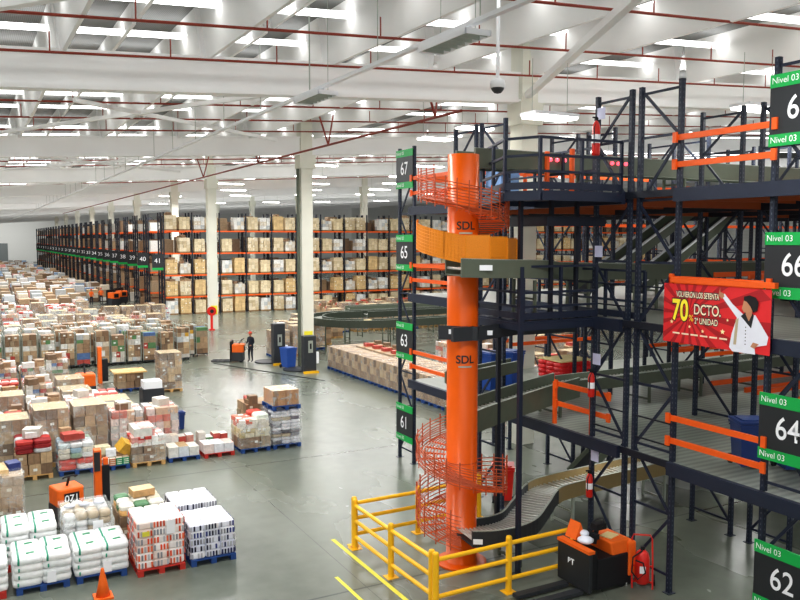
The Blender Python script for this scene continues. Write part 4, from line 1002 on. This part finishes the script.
# printed figure: man in pale suit with raised arm
mb=MB()
def fl(pts,c,x=-.012): mb.add([(x,y,z) for y,z in pts],[tuple(range(len(pts)))],hx(c))
fl([(9.95,5.24),(9.9,5.5),(9.8,5.78),(9.98,5.97),(10.14,6.14),(10.08,6.2),(9.9,6.02),(9.68,5.86),(9.42,5.86),(9.3,5.7),(9.15,5.5),(9.18,5.36),(9.42,5.3),(9.4,5.17),(9.88,5.17)],'#dfe1ea')
fl([(10.08,6.14),(10.1,6.2),(10.17,6.22),(10.18,6.31),(10.2,6.22),(10.2,6.15),(10.14,6.1)],'#b98363',-.014)
fl([(9.72,5.82),(9.5,5.62),(9.45,5.85),(9.5,5.9),(9.62,5.9)],'#26282c',-.014); fl([(9.62,5.86),(9.55,5.74),(9.49,5.86),(9.48,5.96),(9.6,5.96)],'#b98363',-.016)
fl([(9.68,6.02),(9.7,5.96),(9.66,5.9),(9.58,5.88),(9.48,5.94),(9.45,6.08),(9.55,6.14),(9.66,6.12)],'#c08a68',-.018)
fl([(9.66,6.1),(9.6,6.08),(9.52,6.0),(9.46,5.9),(9.38,5.95),(9.36,6.08),(9.42,6.17),(9.55,6.2),(9.66,6.17)],'#1d1a1c',-.02)
fl([(9.82,5.75),(9.76,5.78),(9.8,5.3),(9.86,5.3)],'#b9a98a',-.016); fl([(9.33,5.36),(9.45,5.38),(9.5,5.3),(9.42,5.27)],'#c08a68',-.018)
for k in range(6): fl([(9.62,5.62-.06*k),(9.6,5.62-.06*k),(9.6,5.64-.06*k),(9.62,5.64-.06*k)],'#333333',-.016)
mb.build('printed_figure','ban',bn)
orr=B(XF-.3,XF-.2,8.9,11.2,6.34,6.44).build('banner_rail','orange'); tag(orr,'orange rail along the top of the red banner','rail')
# ---- yellow guard rail fence around the spiral
def pfence(pts,lab):
    t=thing('yellow_guard_rail',lab,'guard rail')
    for (x,y) in pts:
        MB().lathe([(.065,.01),(.065,1.14),(.05,1.17),(.01,1.18)],(0,0,0),14).build('post','yellow',t,smooth=False).location=(x,y,0)
    for (x,y) in pts: MB().bx(-.13,.13,-.13,.13,0,.012).build('base_plate','yellow',t).location=(x,y,0)
    for i in range(len(pts)-1):
        p,q=pts[i],pts[i+1]
        for z in (1.02,.66,.28): MB().tube((p[0],p[1],z),(q[0],q[1],z),.045,10).build('rail','yellow',t)
pfence([(7.67,16.45),(7.67,14.65),(7.70,13.0)],'yellow tubular guard rail left of the tower, three posts')
pfence([(7.70,12.85),(9.45,12.88),(11.15,12.9)],'yellow tubular guard rail in front of the tower')
pfence([(7.72,16.6),(9.45,16.62),(11.35,16.8)],'yellow tubular guard rail behind the tower')
o=B(7.38,7.48,11,17.2,0,.004).build('floor_marking','floorline'); tag(o,'yellow floor line beside the yellow guard rail','marking')
o=B(6.6,6.68,10,15.2,0,.004).build('floor_marking','floorline'); tag(o,'outer yellow floor line further from the guard rail','marking')
# ---- traffic cone
cn=thing('traffic_cone','orange traffic cone at the bottom left','cone',(2.13,16.55,0)); MB().bx(-.18,.18,-.18,.18,0,.035).build('base','vest',cn); MB().lathe([(.14,.035),(.09,.28),(.03,.58),(.02,.6)],(0,0,0),18).build('body','vest',cn,smooth=True)
# ---- electric pallet trucks
def truck(lab,x,y,rz,s=1.0,num=None,cargo=False,group=None,forks=True):
    t=thing('pallet_truck',lab,'pallet truck',(x,y,0),rz,group); t.scale=(s,s,s)
    MB().bx(-.36,.36,-.45,.25,.08,.62).build('chassis','dgrey',t)
    mb=MB().poly([(-.36,-.42),(-.3,-.5),(.3,-.5),(.36,-.42),(.36,.22),(-.36,.22)],.6,1.1); o=mb.build('cover','vest',t); bv=o.modifiers.new('b','BEVEL'); bv.width=.13; bv.segments=4
    MB().bx(-.2,.2,-.512,-.5,.68,.98).build('logo_panel','black',t)
    if num: text_mesh(num,.26,'white',t,'fleet_number',facing_negy(0,-.516,.83),off=.004)
    if forks:
        MB().bx(-.42,.42,.25,.33,.12,1.3).build('load_backrest','black',t)
        for sx in (-.22,.22): B(sx-.08,sx+.08,.3,1.5,.04,.12).build('fork','dgrey',t)
    MB().tube((0,-.15,1.08),(0,-.35,1.38),.035,8).build('tiller_arm','black',t); MB().path([(-.16,-.34,1.36),(-.18,-.45,1.42),(0,-.48,1.45),(.18,-.45,1.42),(.16,-.34,1.36)],.022,6).build('tiller_handle','black',t)
    for sx in (-.24,.24): MB().tube((sx-.04,-.3,.1),(sx+.04,-.3,.1),.1,12).build('wheel','black',t)
    return t
truck('orange electric truck numbered 071 behind the white bottle stack',1.92,21.4,.25,.92,'071',forks=False)
tk2=thing('reach_truck_mast','tall orange and black truck mast behind the bottle stack','truck',(2.95,22.6,0)); tk2.scale=(.8,.8,.86)
MB().bx(-.22,.0,-.2,.2,0,1.75).build('mast_cover','vest',tk2); MB().bx(.0,.24,-.22,.18,.1,1.25).build('body','black',tk2); MB().bx(-.24,-.05,-.24,-.2,1.1,1.7).build('mast_edge','sblack',tk2); MB().bx(.08,.22,-.1,.1,1.25,1.45).build('top_cover','vest',tk2)
truck('orange pallet truck among the mid stock pallets',4.35,37.4,PI,1.1,forks=False); 
t3=thing('reach_truck_mast','orange and black truck mast beyond the mid stock','truck',(5.6,41.8,0)); MB().bx(-.15,.02,-.2,.2,0,1.8).build('mast_cover','vest',t3); MB().bx(.02,.3,-.22,.18,.1,1.2).build('body','black',t3)
truck('orange pallet truck beside the standing worker',13.55,45.3,1.1,.95)
# ---- hero stacker truck (bottom centre right)
hs=thing('stacker_truck','orange and black electric stacker truck parked by the yellow rail','forklift',(11.25,12.3,0),0)
def bevel(o,w=.02,s=2): m=o.modifiers.new('b','BEVEL'); m.width=w; m.segments=s; return o
bevel(MB().bx(-.30,.62,-.38,.42,.08,.72).build('chassis','black',hs)); 
bevel(MB().add([(.12,-.36,.70),(.66,-.36,.70),(.66,.40,.70),(.12,.40,.70),(.08,-.34,1.0),(.60,-.34,1.0),(.60,.38,1.0),(.08,.38,1.0)],[(0,3,2,1),(4,5,6,7),(0,1,5,4),(1,2,6,5),(2,3,7,6),(3,0,4,7)]).build('top_cover','vest',hs),.05,3)
bevel(MB().bx(.52,.72,-.42,.42,.22,.95).build('rear_cover','vest',hs),.04,3)
MB().box((.3,-.05,1.02),(.32,.26,.02),rz=.3).build('paper_sheets','cream',hs)
bevel(MB().bx(-.62,-.54,-.5,.48,.12,.92).build('load_backrest','sblack',hs),.015); MB().bx(-.64,-.48,-.5,.48,.92,.98).build('backrest_trim','vest',hs)
text_mesh('BT',.17,'white',hs,'logo_lettering',facing_negx(-.628,.05,.6),off=.006)
MB().bx(-.54,-.30,-.36,.36,.1,.9).build('mast_housing','black',hs)
MB().add([(-.48,.1,1.0),(-.2,.1,1.0),(-.34,.1,1.34),(-.48,.42,1.0),(-.2,.42,1.0),(-.34,.42,1.34)],[(0,1,2),(3,5,4),(0,3,4,1),(1,4,5,2),(2,5,3,0)]).build('side_guard','vest',hs)
q=MB(); q.sack((-.4,-.12,1.07),(.3,.34,.14),None,.4,e=.8); q.sack((-.28,.05,1.13),(.22,.2,.14),None,1.0,e=.9); q.build('white_plastic_bag','bag',hs,smooth=True)
MB().tube((-.08,-.02,.9),(.0,-.02,1.28),.05,10).build('steering_column','black',hs); MB().path([(.0+.13*math.cos(a),-.02+.13*math.sin(a),1.3+.09*math.cos(a)) for a in [2*PI*i/16 for i in range(16)]],.02,6,close=True).build('steering_wheel','black',hs); MB().bx(-.14,.12,-.16,.02,1.22,1.34).bx(-.2,-.1,-.2,.14,1.05,1.16).build('control_head','black',hs)
for sx in (-.22,.22): B(-1.9,-.6,sx-.09,sx+.09,.04,.11).build('fork','dgrey',hs)
for yy in (-.3,.3): MB().tube((.4,yy-.05,.1),(.4,yy+.05,.1),.1,14).build('wheel','black',hs)
# ---- red fire extinguisher trolley
fe=thing('extinguisher_trolley','red wheeled fire extinguisher trolley beside the rack post','fire extinguisher',(12.0,11.75,0),-.7)
MB().lathe([(.12,.1),(.15,.14),(.15,.62),(.12,.74),(.05,.8)],(0,0,0),16).build('cylinder','bred',fe,smooth=True)
MB().path([(-.2,-.12,.02),(-.21,.02,.5),(-.2,.1,1.0),(-.17,.14,1.06),(.17,.14,1.06),(.2,.1,1.0),(.21,.02,.5),(.2,-.12,.02)],.018,6).build('trolley_frame','bred',fe)
MB().bar((-.21,.02,.45),(.21,.02,.45),.03).bar((-.2,.0,.12),(.2,.0,.12),.03).build('cross_bar','bred',fe)
for sx in (-1,1): MB().tube((sx*.22,.14,.12),(sx*.27,.14,.12),.12,14).build('wheel','black',fe)
MB().path([(.0,-.05,.8),(-.2,-.2,.7),(-.22,-.22,.4),(-.1,-.22,.25),(.05,-.22,.4),(.0,-.22,.6),(-.15,-.22,.65)],.018,6).build('hose','black',fe); MB().bx(-.04,.04,-.04,.04,.8,.87).build('valve','black',fe)
MB().bx(-.06,.06,-.156,-.15,.35,.5).build('label_sticker','white',fe)
# ============================================================ MID FLOOR: stretch wrappers, bin, hose reel
def wrapper(lab,x,y,h):
    t=thing('stretch_wrap_machine',lab,'machine',(x,y,0),0)
    bevel(MB().bx(-.34,.34,-.2,.3,.05,h).build('mast','dgrey',t),.03); MB().bx(-.12,.14,-.212,-.2,1.1,1.75).build('control_panel','lgrey',t); MB().bx(-.04,.06,-.22,-.212,1.3,1.6).build('screen','black',t)
    MB().bx(-.42,.42,-.34,-.2,.0,.12).build('yellow_bumper','yellow',t)
    MB().lathe([(.8,.0),(.8,.07)],(-.2,1.2,0),28).build('turntable','dgrey',t); MB().tube((.42,-.1,.5),(.42,-.1,1.1),.1,12).build('film_roll','white',t)
    return t
wrapper('dark stretch-wrap machine mast left of the blue bin',15.35,43.1,2.35); wrapper('dark stretch-wrap machine mast beside the white column',15.85,39.7,2.0)
o=MB().tube((16.12,41.8,.05),(16.12,41.8,11.0),.09,10).build('column_edge_tube','grey'); tag(o,'grey-green upright tube on the left side of the tall column','pipe')  # thin grey-green tube standing along the column's left edge
wheelie('large blue bin between the two stretch-wrap machines',15.45,41.8,0,'blue',.3,s=1.15)
o=MB().bar((12.2,45.2,.015),(15.6,37.0,.015),.1,.02).build('floor_kerb','black'); tag(o,'dark kerb strip on the floor before the wrap machines','kerb')
hr=thing('hose_reel','red fire hose reel on a post by the second column','hose reel',(16.55,61.8,0)); MB().tube((0,-.1,1.5),(0,.1,1.5),.36,18).build('reel','bred',hr); MB().tube((0,-.12,1.5),(0,.12,1.5),.15,12).build('hub','black',hr); MB().bx(-.08,.08,-.06,.06,0,1.2).bx(-.2,.2,-.15,.15,0,.1).build('stand','bred',hr)
o=B(16.6,17.1,62.12,62.17,1.2,1.9).build('safety_notice',D.materials['yellow_notice']); tag(o,'yellow safety notice on the second column','sign')
MT['dkconv']=mat('dark_green_grey_conveyor','#3b4238',.45,noise=.1)
# rack protectors lines etc: curved loop conveyor
cx,cy,rad=22.3,46.3,3.1
arc=[(cx+rad*math.cos(a),cy+rad*math.sin(a),2.0) for a in [PI*.5+PI*i/18 for i in range(19)]]
conveyor('big U-shaped grey conveyor loop on legs in the middle distance',[(50,cy+rad,2.0)]+arc+[(50,cy-rad,2.0)],.8,.46,m='dkconv',legs=[(cx-rad,cy,0,1.85,0),(cx-rad*.7,cy-rad*.7,0,1.85,PI/4),(cx+.5,cy-rad,0,1.85,hp),(cx+4,cy-rad,0,1.85,hp),(cx+8,cy-rad,0,1.85,hp),(cx+4,cy+rad,0,1.85,hp),(cx+.2,cy+rad,0,1.85,hp)],roll=.2)
conveyor('inner grey conveyor line inside the U-shaped loop',[(22.5,46.6,2.25),(50,46.6,2.25)],.8,.4,m='dkconv',legs=[(24,46.6,0,2.1,hp),(29,46.6,0,2.1,hp)],roll=.25)
conveyor('further grey conveyor line beyond the loop',[(24,52.6,2.1),(55,52.6,2.1)],.8,.36,legs=[(25,52.6,0,2.0,hp),(31,52.6,0,2.0,hp)],roll=.3)
o=MB().bx(-.2,.2,-.15,.15,0,.2).build('parcel','cream'); o.location=(21.2,43.5,2.05); tag(o,'small yellow parcel riding on the U-shaped conveyor','parcel')
bl_=thing('roll_container','dark open-top container cart on the edge of the mid stock','cart',(6.35,33.1,0)); MB().bx(-.42,.42,-.4,.4,.15,1.15).build('body','dgrey',bl_); MB().bx(-.36,.36,-.34,.34,1.15,1.45).build('white_sacks','white',bl_)
for sx in (-.35,.35):
    for sy in (-.33,.33): MB().tube((sx-.03,sy,.08),(sx+.03,sy,.08),.08,10).build('caster','black',bl_)
wheelie('small blue bin at the right edge of the mid stock',6.7,30.0,0,'dblue',0,s=.7)
# ============================================================ PEOPLE
def person(lab,loc,rz,top='cloth',scale=1.0,arm=.5):
    t=thing('person',lab,'person',loc,rz); t.scale=(scale,)*3
    J={'pel':(0,0,.95,.14),'sp':(0,.01,1.15,.13),'ch':(0,.01,1.35,.16),'nk':(0,0,1.5,.055),'hd':(0,-.01,1.56,.05),
     'hL':(.1,0,.9,.1),'kL':(.11,-.02,.5,.068),'aL':(.12,.02,.09,.045),'tL':(.12,-.12,.045,.04),'hR':(-.1,0,.9,.1),'kR':(-.11,-.03,.5,.068),'aR':(-.12,.0,.09,.045),'tR':(-.12,-.14,.045,.04),
     'sL':(.19,.01,1.42,.06),'eL':(.25,.02,1.15,.045),'wL':(.22,-.18,1.02,.03),'sR':(-.19,.01,1.42,.06),'eR':(-.25,.0,1.14,.045),'wR':(-.2,-.22,1.08,.03)}
    E=[('pel','sp'),('sp','ch'),('ch','nk'),('nk','hd'),('pel','hL'),('hL','kL'),('kL','aL'),('aL','tL'),('pel','hR'),('hR','kR'),('kR','aR'),('aR','tR'),('ch','sL'),('sL','eL'),('eL','wL'),('ch','sR'),('sR','eR'),('eR','wR')]
    for s,w in (('L',J['wL']),('R',J['wR'])):
        sg=1 if s=='L' else -1
        J['p'+s]=(w[0],w[1]-.06,w[2]-.01,.024); E.append(('w'+s,'p'+s))
        for k in range(4): J[f'f{k}'+s]=(w[0]+(-.03+.02*k)*sg,w[1]-.13-.01*(k in(1,2)),w[2]-.03,.0085); E.append(('p'+s,f'f{k}'+s))
        J['th'+s]=(w[0]-.05*sg,w[1]-.08,w[2]+.01,.009); E.append(('p'+s,'th'+s))
    ks=list(J); me=D.meshes.new('body'); me.from_pydata([J[k][:3] for k in ks],[(ks.index(a),ks.index(b)) for a,b in E],[])
    o=D.objects.new('body',me); C.objects.link(o); o.parent=t; m=o.modifiers.new('skin','SKIN'); 
    if not me.skin_vertices: me.skin_vertices.new()
    for i,k in enumerate(ks): r_=J[k][3]; me.skin_vertices[0].data[i].radius=(r_,r_*.85)
    me.skin_vertices[0].data[0].use_root=True; o.modifiers.new('s','SUBSURF').levels=1; o.modifiers['s'].render_levels=1
    bpy.context.view_layer.update(); ev=D.meshes.new_from_object(o.evaluated_get(bpy.context.evaluated_depsgraph_get())); o.modifiers.clear(); o.data=ev; ev.name='body'
    ev.materials.clear(); ev.materials.append(MT[top]); ev.materials.append(MT['skin']); ev.materials.append(MT['black']); ev.materials.append(MT['cloth'])
    for p in ev.polygons:
        c=p.center; p.use_smooth=True
        if c.z>1.49 or (c.z>.9 and c.y<-.2): p.material_index=1
        elif c.z<.1: p.material_index=2
        elif c.z<.93: p.material_index=3
        else: p.material_index=0
    hd=MB().sack((0,-.02,1.64),(.155,.2,.235),None,0,e=1.0,nu=16,nv=10); hd.sack((0,-.125,1.63),(.03,.04,.05),None,e=1.0)
    for sx in (-.08,.08): hd.sack((sx,0,1.635),(.02,.04,.06),None,e=1.)
    hd.build('head','skin',t,smooth=True)
    q=MB()
    for sx in (-.035,.035): q.sack((sx,-.112,1.655),(.02,.01,.012),None,e=1.)
    q.build('eyes','black',t); MB().sack((0,-.108,1.585),(.05,.02,.012),None,e=1.).build('mouth','cap',t)
    MB().sack((0,.02,1.66),(.165,.19,.2),None,e=1.0).build('hair','black',t,smooth=True)
    MB().lathe([(.1,1.685),(.1,1.73),(.07,1.77),(.01,1.785)],(0,-.01,0),14).bx(-.07,.07,-.2,-.08,1.685,1.695).build('cap','cap',t)
    return t
person('worker in dark clothes and red cap standing by a pallet truck',(14.25,44.8,0),math.radians(-60),'cloth')
person('distant worker in an orange vest, left of the pair',(11.4,90.8,0),.4,'vest'); person('distant worker in an orange vest, right of the pair',(12.6,92.4,0),-.3,'vest')
truck('distant orange truck right of the two orange workers, nearer rack',13.4,89.5,.4,1.3); truck('distant orange truck nearest the receding rack ends',14.6,92,.4,1.3)
# ============================================================ LIGHTS, WORLD, CAMERA
def area(x,y,z,sx,sy,e,col=(1,.99,.98),rot=(0,0,0)):
    l=D.lights.new('roof_and_fill_lamp','AREA'); l.shape='RECTANGLE'; l.size=sx; l.size_y=sy; l.energy=e; l.color=col; o=D.objects.new('roof_and_fill_lamp',l); C.objects.link(o); o.location=(x,y,z); o.rotation_euler=rot; return o
for y in (8,17,27,37,47,57,68,80,95,115,140,170,200,235):
    for x in (4,24): 
        area(x,y,10.7,14,1.2,850*(1 if y<60 else 1.7))
for x in (14.5,20,26):
    for y in (10.2,15.5,20.3):
        for z in (2.3,5.0,7.7): area(x,y,z,1.6,.3,26 if z>3 else 34)  # added fill lamps below the decks, no fixtures modelled there
area(5,256,9,30,3,1500,rot=(PI/2,0,0)); area(5,232,9,30,3,1500)  # added lamps that only brighten the far end wall
def sun(rot,e,sh,col=(1,1,1)):
    l=D.lights.new('fill_sun','SUN'); l.energy=e; l.use_shadow=sh; l.angle=1.; l.color=col; o=D.objects.new('fill_sun',l); C.objects.link(o); o.rotation_euler=rot; o.location=(0,0,30); return o
sun((math.radians(160),0,math.radians(60)),.42,False)                       # light bounced up to the roof
sun((math.radians(70),0,math.radians(-30)),.5,False)    # soft horizontal fill
w=D.worlds.new('World'); bpy.context.scene.world=w; w.use_nodes=True; w.node_tree.nodes['Background'].inputs[0].default_value=(1,1,1,1); w.node_tree.nodes['Background'].inputs[1].default_value=.5
cam=D.cameras.new('camera'); co=D.objects.new('camera',cam); C.objects.link(co); bpy.context.scene.camera=co
cam.sensor_width=36; cam.lens=36*800/800; cam.clip_end=600
co.location=(0,0,7.2); co.rotation_euler=(PI/2-math.atan(62/800),0,-math.radians(28.3))
sc=bpy.context.scene; sc.view_settings.view_transform='Standard'; sc.view_settings.look='None'
for lk in ('Medium High Contrast','Standard - Medium High Contrast'):
    try: sc.view_settings.look=lk; print('look',lk)
    except Exception as e: print(e)
sc.view_settings.gamma=1.0; sc.view_settings.exposure=-.1
#; sc.view_settings.exposure=0
print('objects',len(D.objects))
